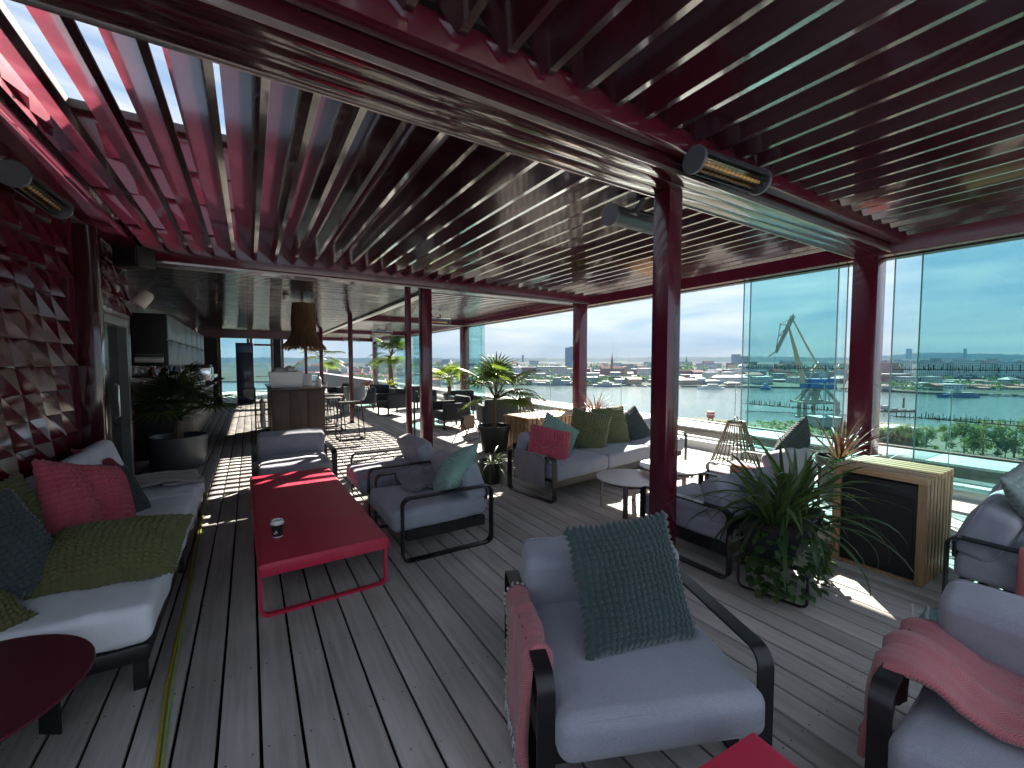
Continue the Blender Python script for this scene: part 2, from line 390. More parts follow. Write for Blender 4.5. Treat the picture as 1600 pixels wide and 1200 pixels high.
# ------------------------------------------------------------------ louvred roof
def louver_mesh(Ln):
    prof = [(-.1125, .074), (-.101, .084), (.074, -.074), (.1045, -.074), (.1045, -.090), (.066, -.092)]
    g = G(); n = len(prof)
    g.add([(p[0], -Ln/2, p[1]) for p in prof] + [(p[0], Ln/2, p[1]) for p in prof],
          [(i, (i+1) % n, n+(i+1) % n, n+i) for i in range(n)] + [tuple(range(n)), tuple(range(2*n-1, n-1, -1))])
    me = g.mesh('louver', True, 30); me.materials.append(m_louv); return me
LP = .232
def beam_x(name, x0, x1, yc, w, z0, z1, parent):
    """box beam along X with three-strip soffit and arris lips, their lit edge put into a pale colour"""
    y0, y1 = yc - w/2, yc + w/2
    b = part('beam', G().box(x0, x1, y0, y1, z0 + .012, z1), m_beam, parent)
    for k in range(3):
        a = y0 + k*w/3 + .002; part('soffit_strip', G().rbox(x0, x1, a, a + w/3 - .004, z0, z0 + .012, .003, 1), m_beam, b)
    for yy in (y0 - .006, y1 + .006):
        part('edge_trim', G().box(x0, x1, yy - .006, yy + .006, z0 - .006, z0 + .02), m_trim, b)
    return b
roof_a = thing('louvered_roof', 'nearest overhead maroon louvred roof bay, slats nearly shut, over the front armchair', 'pergola roof')
roof_b = thing('louvered_roof', 'maroon louvred roof bay over the red table, open to the sky at its left end', 'pergola roof')
lm_a, lm_b = louver_mesh(1.52), louver_mesh(4.42)
NL = 32
for i in range(NL):
    x = -1.14 + i * LP
    o = part('louver', lm_a, m_louv, roof_a); o.location = (x, .94, 3.03)
    o = part('louver', lm_b, m_louv, roof_b); o.location = (x, 4.575, 3.03)
# small end pins of the louvers
pin = G().lathe([(.001, 0), (.011, 0), (.011, .012), (.001, .012)], 8); pinm = pin.mesh('pivot_pin'); pinm.materials.append(m_steel)
for i in range(NL):
    x = -1.14 + i * LP
    for (rf, yy) in ((roof_b, 6.832), (roof_b, 2.318)):
        o = part('pivot_pin', pinm, m_steel, rf); o.location = (x + .05, yy, 2.95); o.rotation_euler = (R(90), 0, 0)
beam_x('beam', -1.3, 6.19, 2.02, .33, 2.80, 3.16, roof_b)
part('gutter_rail', G().rbox(-1.3, 6.19, 1.735, 1.83, 2.885, 3.16, .006, 1), m_red, roof_a)
part('gutter_rail', G().box(-1.3, 6.19, 1.70, 1.735, 3.02, 3.16), m_black, roof_a)  # solid black strip painted in for the dark gap above the rail
part('gutter_rail', G().rbox(-1.3, 6.19, 2.2, 2.34, 2.885, 3.16, .006, 1), m_red, roof_b)
beam_x('beam', -1.3, 6.19, 7.0, .3, 2.80, 3.16, roof_b)
part('gutter_rail', G().rbox(-1.3, 6.19, 6.80, 6.838, 2.83, 3.16, .006, 1), m_red, roof_b)
edge = part('edge_beam', G().rbox(6.2, 6.47, 0.0, 26.0, 2.78, 3.2, .01, 1), m_red, roof_b)
part('glazing_track', G().box(6.36, 6.5, 0.0, 26.0, 2.765, 2.778), m_dark, roof_b)
part('wall_rail', G().rbox(-1.38, -1.27, 0.0, 7.1, 2.84, 3.1, .006, 1), m_red, roof_b)
# bays beyond, louvers running crosswise with slits of light between
flat = G().rbox(-1.69, 1.69, -.056, .056, -.014, .014, .006, 1); fm = flat.mesh('louver'); fm.materials.append(m_louv)
bay = [(7.15, 13.05, 'third louvred roof bay beyond the twin posts, slits of light between its cross slats'),
       (13.4, 19.2, 'fourth louvred roof bay farther along the terrace, with a heater under its beam'),
       (19.6, 25.4, 'farthest louvred roof bay at the end of the terrace')]
for (a, b, lab) in bay:
    r = thing('louvered_roof', lab, 'pergola roof')
    n = int((b-a-.1)/LP)
    for k in range(n):
        o = part('louver', fm, m_louv, r); o.location = (4.46, a + .2 + k*LP, 2.97); o.rotation_euler = (R(-2), 0, 0)
    beam_x('beam', 2.78, 6.19, b + .18, .3, 2.80, 3.14, r)
sb = tag(part('silver_beam', G().rbox(2.60, 2.77, 7.16, 25.6, 2.76, 3.14, .004, 1), m_silver), 'long silver beam running away down the terrace beside the glossy bar ceiling', 'beam')
part('edge_trim', G().box(2.585, 2.605, 7.16, 25.6, 2.752, 2.775), m_dark, sb)
# bar ceiling of glossy cross slats
bc = thing('bar_ceiling', 'glossy dark slatted ceiling above the bar mirroring the windows', 'ceiling')
m_gloss = pm('glossy_ceiling', (.010, .004, .005), .045, .2, 3, .02, 5, coat=.25, spec=.35, rand=.15)
cm = G().rbox(-2.12, 2.12, -.055, .055, 0, .02, .006, 1).mesh('ceiling_slat'); cm.materials.append(m_gloss)
for k in range(150):
    o = part('ceiling_slat', cm, m_gloss, bc); o.location = (.46, 7.24 + k*.122, 2.80 + random.uniform(-.001, .001)); o.rotation_euler = (random.uniform(-.003, .003), 0, 0)
part('ceiling_deck', G().box(-3.1, 2.6, 7.2, 26, 2.83, 3.15), m_void, bc)  # unseen opaque slab added above the slats to keep the ceiling dark

# ------------------------------------------------------------------ columns
def column(x, y, s, lab, m=m_red, z1=2.80, name='column', rz=0):
    t = thing(name, lab, 'column', T(x, y, 0, rz))
    part('shaft', G().rbox(-s/2, s/2, -s/2, s/2, .012, z1, .006, 1), m, t)
    part('base_plate', G().rbox(-s/2-.012, s/2+.012, -s/2-.012, s/2+.012, 0, .012, .003, 1), m_dark, t)
    return t
column(2.665, 2.10, .145, 'maroon post in the middle of the seating, right behind the front armchair, two heaters on top')
column(6.33, 2.09, .245, 'thick maroon corner column at the glass edge, behind the slatted wooden cabinet')
column(6.12, 7.05, .22, 'brown-red column at the glass edge behind the three-seat sofa and its red cordyline')
column(6.33, 13.3, .24, 'slim looking column at the glass edge beside the teal sliding panes, behind the black chairs')
column(6.33, 19.4, .24, 'distant column at the glass edge behind the far palm')
column(6.33, 25.6, .24, 'farthest column of the glass edge at the terrace end')
column(2.60, 7.02, .175, 'wide red post of the twin posts left of the potted palm')
column(2.30, 7.04, .085, 'narrow dark post of the twin posts left of the potted palm')
column(2.22, 11.44, .10, 'thin red post standing free just behind the nearest bar stool')
column(2.22, 16.7, .12, 'thin post seen above the bar counter beside the white bottle')
column(2.22, 21.6, .12, 'farthest thin post above the white bin on the bar counter')
column(-1.24, 5.40, .16, 'dark maroon post against the red tiled wall at the end of the left sofa', m_beam)

# ------------------------------------------------------------------ red folded tile walls
TW, TH = .30, .19
def tile_mesh(w, h, d):
    # panel in the YZ plane facing +X; folded so that two triangles lean apart
    g = G()
    v = [(0, -w/2, -h/2), (0, w/2, -h/2), (d, 0, -h/2), (0, -w/2 , h/2), (d*1.0, w/2, h/2), (0, 0, h/2), (-.012, -w/2, -h/2), (-.012, w/2, h/2)]
    v = [(0.0, -w/2, h/2), (0.0, w/2, h/2), (d, w*.16, -h/2), (0.004, w*.66, -h/2), (.004, -w*.34, -h/2)]
    v += [(-.02, p[1], p[2]) for p in v]
    f = [(0, 4, 2), (0, 2, 1), (1, 2, 3), (5, 0, 1, 6), (4, 9, 7, 2), (2, 7, 8, 3), (0, 5, 9, 4), (1, 3, 8, 6)]
    g.add(v, f)
    me = bpy.data.meshes.new('wall_tile'); me.from_pydata(g.v, [], g.f); me.update(); me.materials.append(m_tile)
    return me
tl = tile_mesh(TW, TH, .055)
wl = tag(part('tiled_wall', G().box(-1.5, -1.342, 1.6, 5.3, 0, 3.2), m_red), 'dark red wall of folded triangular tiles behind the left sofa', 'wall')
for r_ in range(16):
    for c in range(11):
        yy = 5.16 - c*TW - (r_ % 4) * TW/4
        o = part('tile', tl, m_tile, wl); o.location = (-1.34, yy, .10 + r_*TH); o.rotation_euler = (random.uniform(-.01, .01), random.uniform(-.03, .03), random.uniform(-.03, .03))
# upper storey: sunlit flank and shaded front with larger folded tiles
tb = tile_mesh(.62, .42, .09)
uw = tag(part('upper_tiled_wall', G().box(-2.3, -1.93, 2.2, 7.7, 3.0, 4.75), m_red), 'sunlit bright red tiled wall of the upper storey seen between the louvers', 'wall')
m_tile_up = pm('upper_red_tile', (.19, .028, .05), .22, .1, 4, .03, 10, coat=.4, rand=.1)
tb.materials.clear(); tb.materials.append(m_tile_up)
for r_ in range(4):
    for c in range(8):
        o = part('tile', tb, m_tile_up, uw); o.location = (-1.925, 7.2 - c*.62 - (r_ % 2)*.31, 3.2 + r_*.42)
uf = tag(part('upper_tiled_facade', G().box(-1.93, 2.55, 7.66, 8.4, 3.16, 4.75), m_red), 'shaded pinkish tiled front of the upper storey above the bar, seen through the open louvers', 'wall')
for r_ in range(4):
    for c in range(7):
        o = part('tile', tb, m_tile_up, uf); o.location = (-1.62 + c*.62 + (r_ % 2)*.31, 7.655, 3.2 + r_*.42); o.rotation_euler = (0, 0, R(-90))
part('roof_edge', G().rbox(-2.35, 2.62, 7.54, 8.5, 4.75, 4.86, .01, 1), m_brown, uf)
part('roof_edge', G().rbox(-2.4, -1.83, 2.1, 7.54, 4.75, 4.86, .01, 1), m_brown, uw)

# ------------------------------------------------------------------ glass: tall sliding panes and balustrade
def pane_pattern(y0, y1, parent, x):
    for z, up in ((1.475, .06), (.93, .07)):
        g = G(); rr = random.Random(int((y0 + 50)*100) + int(z*10))
        g.box(x-.003, x+.003, y0+.02, y1-.02, z-.0035, z+.0035)
        yy = y0 + .04
        while yy < y1 - .04:
            a = rr.uniform(.015, up); b = rr.uniform(.0, .03)
            g.box(x-.0028, x+.0028, yy, yy + rr.choice((.003, .004, .007)), z + .0035, z + .0035 + a)
            if rr.random() < .6: g.box(x-.0028, x+.0028, yy, yy + .004, z - .0035 - b, z - .0035)
            yy += rr.uniform(.016, .06)
        part('printed_marker_band', g, m_black, parent, smooth=False)
def pane(y0, y1, x, lab, mark=True, z0=.19, z1=2.77):
    t = thing('sliding_pane', lab, 'glass panel', group=None)
    part('glass', G().box(x-.005, x+.005, y0+.012, y1-.012, z0+.012, z1), g_teal, t)
    part('edge_strip', G().box(x-.007, x+.007, y0, y0+.012, z0, z1), g_edge, t)
    part('edge_strip', G().box(x-.007, x+.007, y1-.012, y1, z0, z1), g_edge, t)
    part('bottom_rail', G().box(x-.011, x+.011, y0, y1, z0-.03, z0+.012), m_steel, t)
    if mark: pane_pattern(y0, y1, t, x+.008)
    return t
pane(2.41, 3.63, 6.385, 'inner of the two stacked teal panes in front of the harbour crane')
pane(2.33, 3.56, 6.44, 'outer of the two stacked teal panes in front of the harbour crane')
pane(.55, 1.87, 6.385, 'inner teal pane just right of the corner column')
pane(.33, 1.65, 6.44, 'outer teal pane just right of the corner column')
pane(-.9, .5, 6.385, 'teal pane by the right edge of the view, over the green trees')
pane(-1.1, .28, 6.44, 'outer teal pane by the right edge of the view, over the green trees')
pane(12.06, 13.1, 6.36, 'teal pane pushed back against the column behind the potted palm')
pane(12.0, 13.05, 6.41, 'second teal pane pushed back behind the potted palm')
pane(17.6, 18.9, 6.36, 'teal pane seen between the twin posts', False)
pane(17.5, 18.8, 6.41, 'second teal pane seen between the twin posts', False)
pane(19.9, 21.3, 6.36, 'teal pane beside the far tall palm', False)
pane(24.2, 25.3, 6.36, 'farthest teal pane left of the far tall palm', False)
def where_y(y):
    for lim, tx in ((-1, 'at the right edge of the view'), (.4, 'in front of the tallest green trees'), (1.9, 'just right of the corner column'), (3.2, 'in front of the harbour crane'), (4.2, 'behind the tall rope lantern'), (5.4, 'just right of the middle post'), (6.9, 'just left of the middle post'), (8.3, 'behind the brown-red column and pink cordyline'), (9.8, 'behind the slatted wooden box'), (12.2, 'behind the potted palm'), (14.5, 'beside the small bright palm')):
        if y < lim: return tx
    return 'far down the terrace'
yy = -2.45
while yy < 26:
    g = thing('balustrade_pane', 'clear glass balustrade pane ' + where_y(yy + .65), 'glass balustrade', T(7.06, yy + .65, .1), 'glass balustrade panes along the deck edge')
    part('glass', G().box(-.006, .006, -.638, .638, .05, 1.14), g_clear, g)
    part('edge_strip', G().box(-.0065, .0065, -.645, -.638, .05, 1.14), g_edge, g)
    part('top_edge', G().box(-.0065, .0065, -.645, .645, 1.14, 1.147), g_edge, g)
    part('clamp_rail', G().box(-.02, .02, -.64, .64, .04, .09), m_steel, g)
    yy += 1.31
beam_x('beam', -1.3, 6.19, .09, .16, 2.82, 3.16, roof_a)  # unseen end beam; the bay is cut short here to let sky light in

# ================================================================== BAR END
# service wall, door, bar back
bw = tag(part('bar_wall', G().box(-2.9, -1.62, 7.6, 19.7, 0, 2.82), m_red), 'dark wall behind the bar shelves', 'wall')
ww = tag(part('service_wall', G().box(-1.62, -1.36, 5.5, 5.86, 0, 2.84).box(-1.62, -1.36, 7.35, 7.62, 0, 2.84).box(-1.62, -1.36, 5.86, 7.35, 2.12, 2.84), m_red), 'dark red wall round the service door beside the black post', 'wall')
for r_ in range(3):
    for c in range(6):
        o = part('tile', tl, m_tile, ww); o.location = (-1.355, 7.4 - c*TW - (r_ % 4)*TW/4, 2.26 + r_*TH)
dr = thing('service_door', 'grey framed glass service door in the red wall behind the left palm', 'door')
part('frame', G().box(-1.5, -1.33, 5.87, 5.99, 0, 2.1).box(-1.5, -1.33, 7.24, 7.34, 0, 2.1).box(-1.5, -1.33, 5.99, 7.24, 2.0, 2.1), m_greysteel, dr)
part('glass', G().box(-1.44, -1.42, 6.0, 7.24, .05, 2.0), pm('dark_glass', (.008, .01, .011), .05, .1, 2), dr)
part('mullion', G().box(-1.47, -1.39, 6.56, 6.66, .02, 2.0), m_dark, dr)
part('handle', G().tube([(-1.36, 6.72, .9), (-1.33, 6.72, .92), (-1.33, 6.72, 1.28), (-1.36, 6.72, 1.3)], .012, 8), m_steel, dr)
tag(part('door_sign', G().rbox(-1.35, -1.335, 6.02, 6.4, 2.17, 2.24, .004, 1), m_white), 'small blank white plate above the service door', 'sign')
# ceiling heater, speaker, white lamps at the left
def heater(name, lab, M, glow=False):
    t = thing(name, lab, 'patio heater', M)
    # half-round hood along local x, grille facing -y/-z
    n = 10; prof = [(math.cos(R(-30 + 240*k/n))*.085, math.sin(R(-30 + 240*k/n))*.085) for k in range(n+1)]
    g = G(); Lh = .36
    v = []; f = []
    for sx in (-1, 1):
        for sc in (1, .93):
            v += [(sx*Lh, p[0]*sc, p[1]*sc) for p in prof]
    m_ = n+1
    for k in range(n):
        f += [(k, k+1, 2*m_+k+1, 2*m_+k), (m_+k, m_+k+1, 3*m_+k+1, 3*m_+k), (k, k+1, m_+k+1, m_+k), (2*m_+k, 2*m_+k+1, 3*m_+k+1, 3*m_+k)]
    f += [(0, m_, 3*m_, 2*m_), (n, m_+n, 3*m_+n, 2*m_+n)]
    g.add(v, f); part('hood', g, m_hood, t)
    for sx in (-1, 1):
        part('end_cap', G().lathe([(.001, -.012), (.09, -.012), (.094, 0), (.09, .012), (.001, .012)], 20, T(sx*(Lh+.006), 0, 0, 0, R(90))), m_hood2, t)
    part('reflector', G().add([(-Lh+.02, -.045, -.035), (Lh-.02, -.045, -.035), (Lh-.02, .045, -.035), (-Lh+.02, .045, -.035), (-Lh+.02, 0, .03), (Lh-.02, 0, .03)], [(0, 1, 5, 4), (4, 5, 2, 3)]), m_refl, t)
    part('tube_element', G().tube([(-Lh+.03, 0, -.02), (Lh-.03, 0, -.02)], .016, 8), m_elem, t)
    gr = G()
    for k in range(15):
        x = -Lh + .05 + k*(2*Lh-.1)/14; gr.tube([(x, -.07, -.045), (x, 0, -.062), (x, .07, -.045)],   .0022, 4)
    for yq in (-.04, .0, .04): gr.tube([(-Lh, yq, -.055), (Lh, yq, -.055)], .0028, 4)
    part('grille', gr, m_dark, t, kind='stuff')
    part('bracket', G().box(-.16, .16, -.02, .02, .08, .1).box(-.15, -.11, -.015, .015, .09, .2).box(.11, .15, -.015, .015, .09, .2), m_dark, t)
    return t
m_hood = pm('heater_hood', (.075, .08, .095), .35, .1, 5, metal=.3); m_hood2 = pm('heater_cap', (.11, .115, .14), .4, .1, 5)
m_refl = pm('heater_reflector', (.8, .72, .6), .12, .1, 6, .1, 30, metal=1); m_elem = pm('heater_element', (.75, .40, .14), .3)
heater('patio_heater', 'grey patio heater with wire grille high on the near side of the middle post', T(2.74, 1.68, 2.82, R(-3), 0, R(-38)) @ Matrix.Diagonal((.93, .93, .93, 1)))
heater('patio_heater', 'patio heater seen end-on with pale round cap on the far side of the middle post', T(2.95, 2.62, 2.78, R(2), 0, R(50)))
heater('patio_heater', 'dark patio heater under the roof rail above the left tiled wall', T(-1.14, 4.02, 2.66, R(88), 0, R(-30)) @ Matrix.Diagonal((.85, .85, .85, 1)))
hp = [(4.4, 11.0), (4.4, 16.6), (4.4, 22.4)]
hl = ['patio heater under the third roof bay, nearest of the far row', 'patio heater under the fourth roof bay, second of the far row', 'patio heater under the last roof bay']
for (x, y), lb in zip(hp, hl): heater('patio_heater', lb, T(x, y, 2.70, 0, 0, R(-20)))
sp = thing('loudspeaker', 'boxy black loudspeaker hung at the corner where wall and far beam meet', 'speaker', T(-1.12, 6.6, 2.66, R(-40)))
part('cabinet', G().rbox(-.17, .17, -.1, .12, 0, .24, .02, 2), m_black, sp)
part('grille', G().rbox(-.155, .155, -.112, -.098, .015, .225, .012, 1), pm('speaker_grille', (.015, .015, .017), .5, .2, 400, .4, 600), sp)
part('bracket', G().tube([(0, .12, .12), (0, .2, .16), (0, .24, .28)], .015, 6), m_dark, sp)
m_cream = pm('cream_plastic', (.55, .48, .44), .4, .06, 4)
for (x, y, z, lb, mm) in ((-1.17, 7.35, 2.40, 'cream bell shaped wall speaker hanging under the bar ceiling', m_cream), (-1.42, 6.9, 2.42, 'mottled grey wall lamp above the service door', pm('grey_lamp', (.3, .3, .3), .5, .3, 30))):
    t = thing('wall_lamp', lb, 'lamp', T(x, y, z, R(20), R(35)))
    part('housing', G().lathe([(.001, .11), (.06, .105), (.085, .07), (.09, 0), (.09, -.1), (.085, -.105)], 20), mm, t)
    part('face', G().lathe([(.001, -.1), (.083, -.1), (.083, -.112), (.001, -.112)], 20), m_white, t)
    part('arm', G().tube([(0, 0, .1), (-.02, .02, .2), (-.05, .03, .36)], .01, 6), m_dark, t)
for (x, y, lb) in ((1.55, 9.0, 'small white ceiling detector left of the thatched lamp'),):
    t = thing('ceiling_fitting', lb, 'detector', T(x - .95, y - .2, 2.7))
    part('body', G().lathe([(.001, 0), (.05, 0), (.055, .05), (.04, .1), (.001, .1)], 16), m_white, t)
    part('collar', G().lathe([(.06, .085), (.06, .1), (.001, .1)], 16), m_dark, t)
# wall cabinets with blue grey doors
cb = thing('bar_cabinet', 'black wall cabinets with blue-grey doors above the bar back', 'cabinet')
part('carcass', G().rbox(-1.6, -1.16, 9.0, 15.6, 1.5, 2.36, .01, 1), m_black, cb)
m_bluegrey = pm('blue_grey_door', (.095, .12, .15), .35, .1, 2, rand=.1)
for k in range(6):
    for r_ in range(2):
        d = part('cabinet_door', G().rbox(-1.158, -1.136, 9.02 + k*1.095, 9.02 + k*1.095 + 1.08, 1.52 + r_*.43, 1.52 + r_*.43 + .40, .006, 1), m_bluegrey, cb)
        part('handle', G().box(-1.136, -1.118, 9.3 + k*1.095, 9.8 + k*1.095, 1.905 + r_*.03, 1.915 + r_*.03), m_dark, d)
part('under_shelf', G().rbox(-1.6, -1.2, 9.0, 15.6, 1.30, 1.325, .004, 1), pm('shelf_wood', (.10, .045, .03), .5), cb)
for q in range(5):
    part('side_niche', G().box(-1.55, -1.2, 8.985, 8.999, 1.56 + q*.03, 1.575 + q*.03), m_greysteel, cb)
tag(part('paper_roll', G().tube([(-1.55, 8.93, 1.6), (-1.2, 8.93, 1.6)], .045, 14), pm('paper_towel', (.55, .55, .54), .9)), 'white paper roll hung on the end of the bar cabinet', 'paper roll')
bb = thing('back_bar', 'dark back bar counter crowded with bottles and glasses', 'bar counter')
part('body', G().rbox(-1.6, -.95, 8.7, 15.6, 0, .9, .01, 1), m_black, bb)
part('worktop', G().rbox(-1.61, -.9, 8.66, 15.6, .9, .94, .006, 1), m_steel, bb)
rng = random.Random(3)
bcol = [pm('bottle_green', (.02, .07, .03), .08, .1, 4), pm('bottle_amber', (.20, .07, .015), .08, .1, 4), pm('bottle_clear', (.45, .48, .48), .06, .1, 4), pm('bottle_black', (.01, .01, .012), .1, .1, 4), pm('bottle_white', (.6, .6, .58), .25, .1, 4), pm('bottle_red', (.25, .02, .02), .1, .1, 4)]
bmesh_ = []
for q, mm in enumerate(bcol):
    pr = [(.001, 0), (.038, 0), (.04, .01), (.04, .17 + q*.006), (.03, .21), (.014, .235), (.013, .29), (.001, .29)]
    me = G().lathe(pr, 14).mesh('bottle'); me.materials.append(mm); bmesh_.append(me)
cap = G().lathe([(.001, .288), (.016, .288), (.016, .315), (.001, .315)], 10).mesh('cap'); cap.materials.append(m_steel)
blab = ['green bottle on the back bar', 'amber bottle on the back bar', 'clear bottle on the back bar', 'black bottle on the back bar', 'white bottle on the back bar', 'red bottle on the back bar']
for k in range(38):
    x, y = rng.uniform(-1.5, -1.0), 8.85 + k*.155 + rng.uniform(-.05, .05); q = rng.randrange(6)
    up = k % 3 == 0
    o = part('bottle', bmesh_[q], bcol[q]); o.location = (rng.uniform(-1.5, -1.28) if up else x, y, 1.325 if up else .94); tag(o, blab[q] + (' shelf under the cabinets' if up else ' worktop'), 'bottle', 'bottles on the back bar')
    if up: o.scale = (.9, .9, .55)
    part('cap', cap, m_steel, o)
m_shine = pm('polished_chrome', (.8, .8, .8), .08, .05, 5, .15, 20, metal=1)
glm = G().lathe([(.001, 0), (.03, 0), (.006, .01), (.005, .07), (.03, .1), (.036, .14), (.032, .18), (.029, .18), (.034, .14), (.001, .085)], 14).mesh('wine_glass'); glm.materials.append(pm('drinking_glass', (.75, .8, .8), .05, .05, 3))
for k in range(26):
    o = part('wine_glass', glm, m_shine); o.location = (-1.22 + (k % 3)*.1, 9.3 + k*.2, .94); tag(o, 'stemmed glass standing along the front of the back bar', 'glass', 'stemmed glasses on the back bar')
em = thing('espresso_machine', 'large chrome and black espresso machine at the far end of the back bar', 'coffee machine', T(-1.15, 14.2, .94))
part('body', G().rbox(-.28, .28, -.5, .5, .12, .5, .03, 2), m_shine, em)
part('top_tray', G().rbox(-.26, .26, -.48, .48, .5, .56, .01, 1), m_dark, em)
part('drip_tray', G().rbox(-.2, .36, -.45, .45, .03, .1, .01, 1), m_black, em)
for s in (-.25, .25):
    gh = part('group_head', G().lathe([(.001, .16), (.045, .16), (.045, .24), (.001, .24)], 14, T(.34, s, .06)), m_shine, em)
    part('portafilter', G().tube([(.34, s, .2), (.44, s, .19), (.54, s, .17)], .016, 8), m_black, gh)
for s in (-.44, .44):
    for q in (-.2, .2): part('foot', G().lathe([(.02, 0), (.03, .03), (.001, .03)], 10, T(q, s, 0)), m_black, em)
# cups stacked on the machine
cupm = G().lathe([(.001, 0), (.022, 0), (.034, .055), (.031, .055), (.02, .005), (.001, .005)], 12).mesh('cup'); cupm.materials.append(m_white)
for k in range(10):
    o = part('cup', cupm, m_white); o.location = (-1.28 + (k % 2)*.14, 13.8 + (k//2)*.18, 1.5); tag(o, 'white cup stacked on top of the espresso machine', 'cup', 'cups on the espresso machine')
# far glazed wall with door
fw = thing('glazed_end_wall', 'glazed end wall with a red framed door beyond the bar', 'glass wall')
fr = G()
for x in (-.95, -.02, .08, .78, 1.15): fr.box(x-.045, x+.045, 19.45, 19.55, 0, 2.55)
part('frame', fr, m_red, fw)
part('header', G().box(-1.6, 2.6, 19.44, 19.56, 2.5, 2.82).box(.16, .735, 19.45, 19.55, 2.22, 2.3), m_red, fw)
for (a, b, z0, z1) in ((-.9, -.07, .05, 2.5), (.17, .73, .1, 2.2), (.17, .73, 2.3, 2.5), ):
    part('pane', G().box(a, b, 19.495, 19.505, z0, z1), g_teal, fw)
part('side_panel', G().box(.83, 1.1, 19.47, 19.53, .05, 2.5).box(-1.62, -1.0, 19.47, 19.53, 0, 2.5), m_black, fw)
part('push_bar', G().box(.2, .7, 19.4, 19.43, 1.0, 1.03), m_steel, fw)
fg = thing('drinks_fridge', 'tall dark blue drinks fridge against the glazed end wall', 'fridge', T(-.14, 19.1, 0))
part('body', G().rbox(-.28, .28, -.28, .28, .02, 2.3, .015, 1), pm('dark_blue', (.012, .02, .05), .3), fg)
part('door', G().rbox(-.25, .25, -.295, -.275,   .12, 1.9, .01, 1), pm('fridge_glass', (.03, .045, .08), .08, .2, 3), fg)
part('sign_panel', G().rbox(-.25, .25, -.295, -.275, 1.95, 2.25, .006, 1), pm('blue_panel', (.05, .10, .20), .3), fg)
# bar counter in front
ct = thing('bar_counter', 'brown panelled bar counter with a dark top in the middle distance', 'bar counter')
m_cwood = wood('counter_wood', (.05, .033, .028), (.075, .05, .042), (.10, .07, .058), 'Z', .45)
part('body', G().box(.36, 1.28, 9.42, 11.6, 0, 1.02), m_cwood, ct)
for k in range(3): part('panel', G().rbox(.35 + k*.318, .35 + k*.318 + .308, 9.39, 9.42, .02, 1.0, .005, 1), m_cwood, ct)
for k in range(7): part('panel', G().rbox(1.28, 1.31, 9.42 + k*.31, 9.42 + k*.31 + .30, .02, 1.0, .005, 1), m_cwood, ct)
part('top', G().rbox(.30, 1.40, 9.34, 11.7, 1.02, 1.06, .008, 1), pm('counter_top', (.06, .045, .04), .25), ct)
# metal crate shelf beside the counter
rk = thing('wire_rack', 'black wire bottle rack at the left side of the bar counter', 'rack', T(.2, 9.9, 0))
rg = G()
for z in (.05, .3, .55, .8, 1.0):
    rg.tube([(-.12, -.5, z), (.12, -.5, z), (.12, .5, z), (-.12, .5, z), (-.12, -.5, z)], .008, 5)
part('shelf_wires', rg, m_dark, rk)
for sx in (-.12, .12):
    for sy in (-.5, .5): part('post', G().tube([(sx, sy, 0), (sx, sy, 1.05)], .012, 6), m_dark, rk)
for k in range(8):
    o = part('bottle', bmesh_[(2, 4, 3, 2)[k % 4]], bcol[2]); o.location = (.2, 9.5 + (k % 4)*.25, .3 if k < 4 else .56); tag(o, ('upper' if k >= 4 else 'lower') + ' shelf bottle in the black wire rack beside the counter', 'bottle', 'bottles in the wire rack')
bn = thing('storage_box', 'white plastic box heaped with white cloths on the bar counter', 'box', T(.62, 9.62, 1.06))
m_bin = pm('white_plastic', (.62, .68, .72), .35, .05, 3)
part('tub', G().add([(-.27,-.17,0),(.27,-.17,0),(.27,.17,0),(-.27,.17,0),(-.3,-.2,.3),(.3,-.2,.3),(.3,.2,.3),(-.3,.2,.3)], [(0,3,2,1),(0,1,5,4),(1,2,6,5),(2,3,7,6),(3,0,4,7)]), m_bin, bn)
part('rim', G().tube([(-.3,-.2,.3),(.3,-.2,.3),(.3,.2,.3),(-.3,.2,.3),(-.3,-.2,.3)], .012, 6), m_bin, bn)
part('liner', G().box(-.28, .28, -.18, .18, .18, .2), m_white, bn)
for k, (x, y, z, r) in enumerate(((-.12, 0, .3, .13), (.1, .03, .33, .14), (.18, -.06, .27, .1), (-.02, -.08, .26, .1))):
    n_ = G().rbox(-r, r, -r*.8, r*.8, -r*.6, r*.6, r*.5, 3, 3, T(x, y, z, k), fn=lambda w, h: (w + noise.noise_vector(w*14)*.03))
    tag(part('cloth', n_, m_white, M=T(.62, 9.62, 1.06)), 'crumpled white cloth lying in the box on the bar counter', 'cloth', 'white cloths in the box')
for (x, y, w, lb, kind) in ((1.02, 9.75, 0, 'white menu card on a stand on the bar counter', 'menu'), (1.22, 9.6, 1, 'white pump bottle at the end of the bar counter', 'bottle'), (.9, 9.95, 2, 'dark card holder on the bar counter', 'menu')):
    if w == 1:
        t = thing('pump_bottle', lb, kind, T(x, y, 1.06)); part('body', G().lathe([(.001, 0), (.055, 0), (.058, .02), (.058, .15), (.03, .19), (.018, .2), (.001, .2)], 16), m_white, t); part('pump', G().tube([(0, 0, .2), (0, 0, .26), (.05, 0, .265)], .009, 6), m_dark, t)
    else:
        t = thing('menu_stand', lb, kind, T(x, y, 1.06, R(-10))); part('card', G().rbox(-.09, .09, -.006, .006, .015, .27, .003, 1, 0, T(0, 0, 0, 0, 0, R(-14))), m_white if w == 0 else m_dark, t); part('foot', G().rbox(-.09, .09, -.05, .05, 0, .015, .004, 1), m_dark, t)
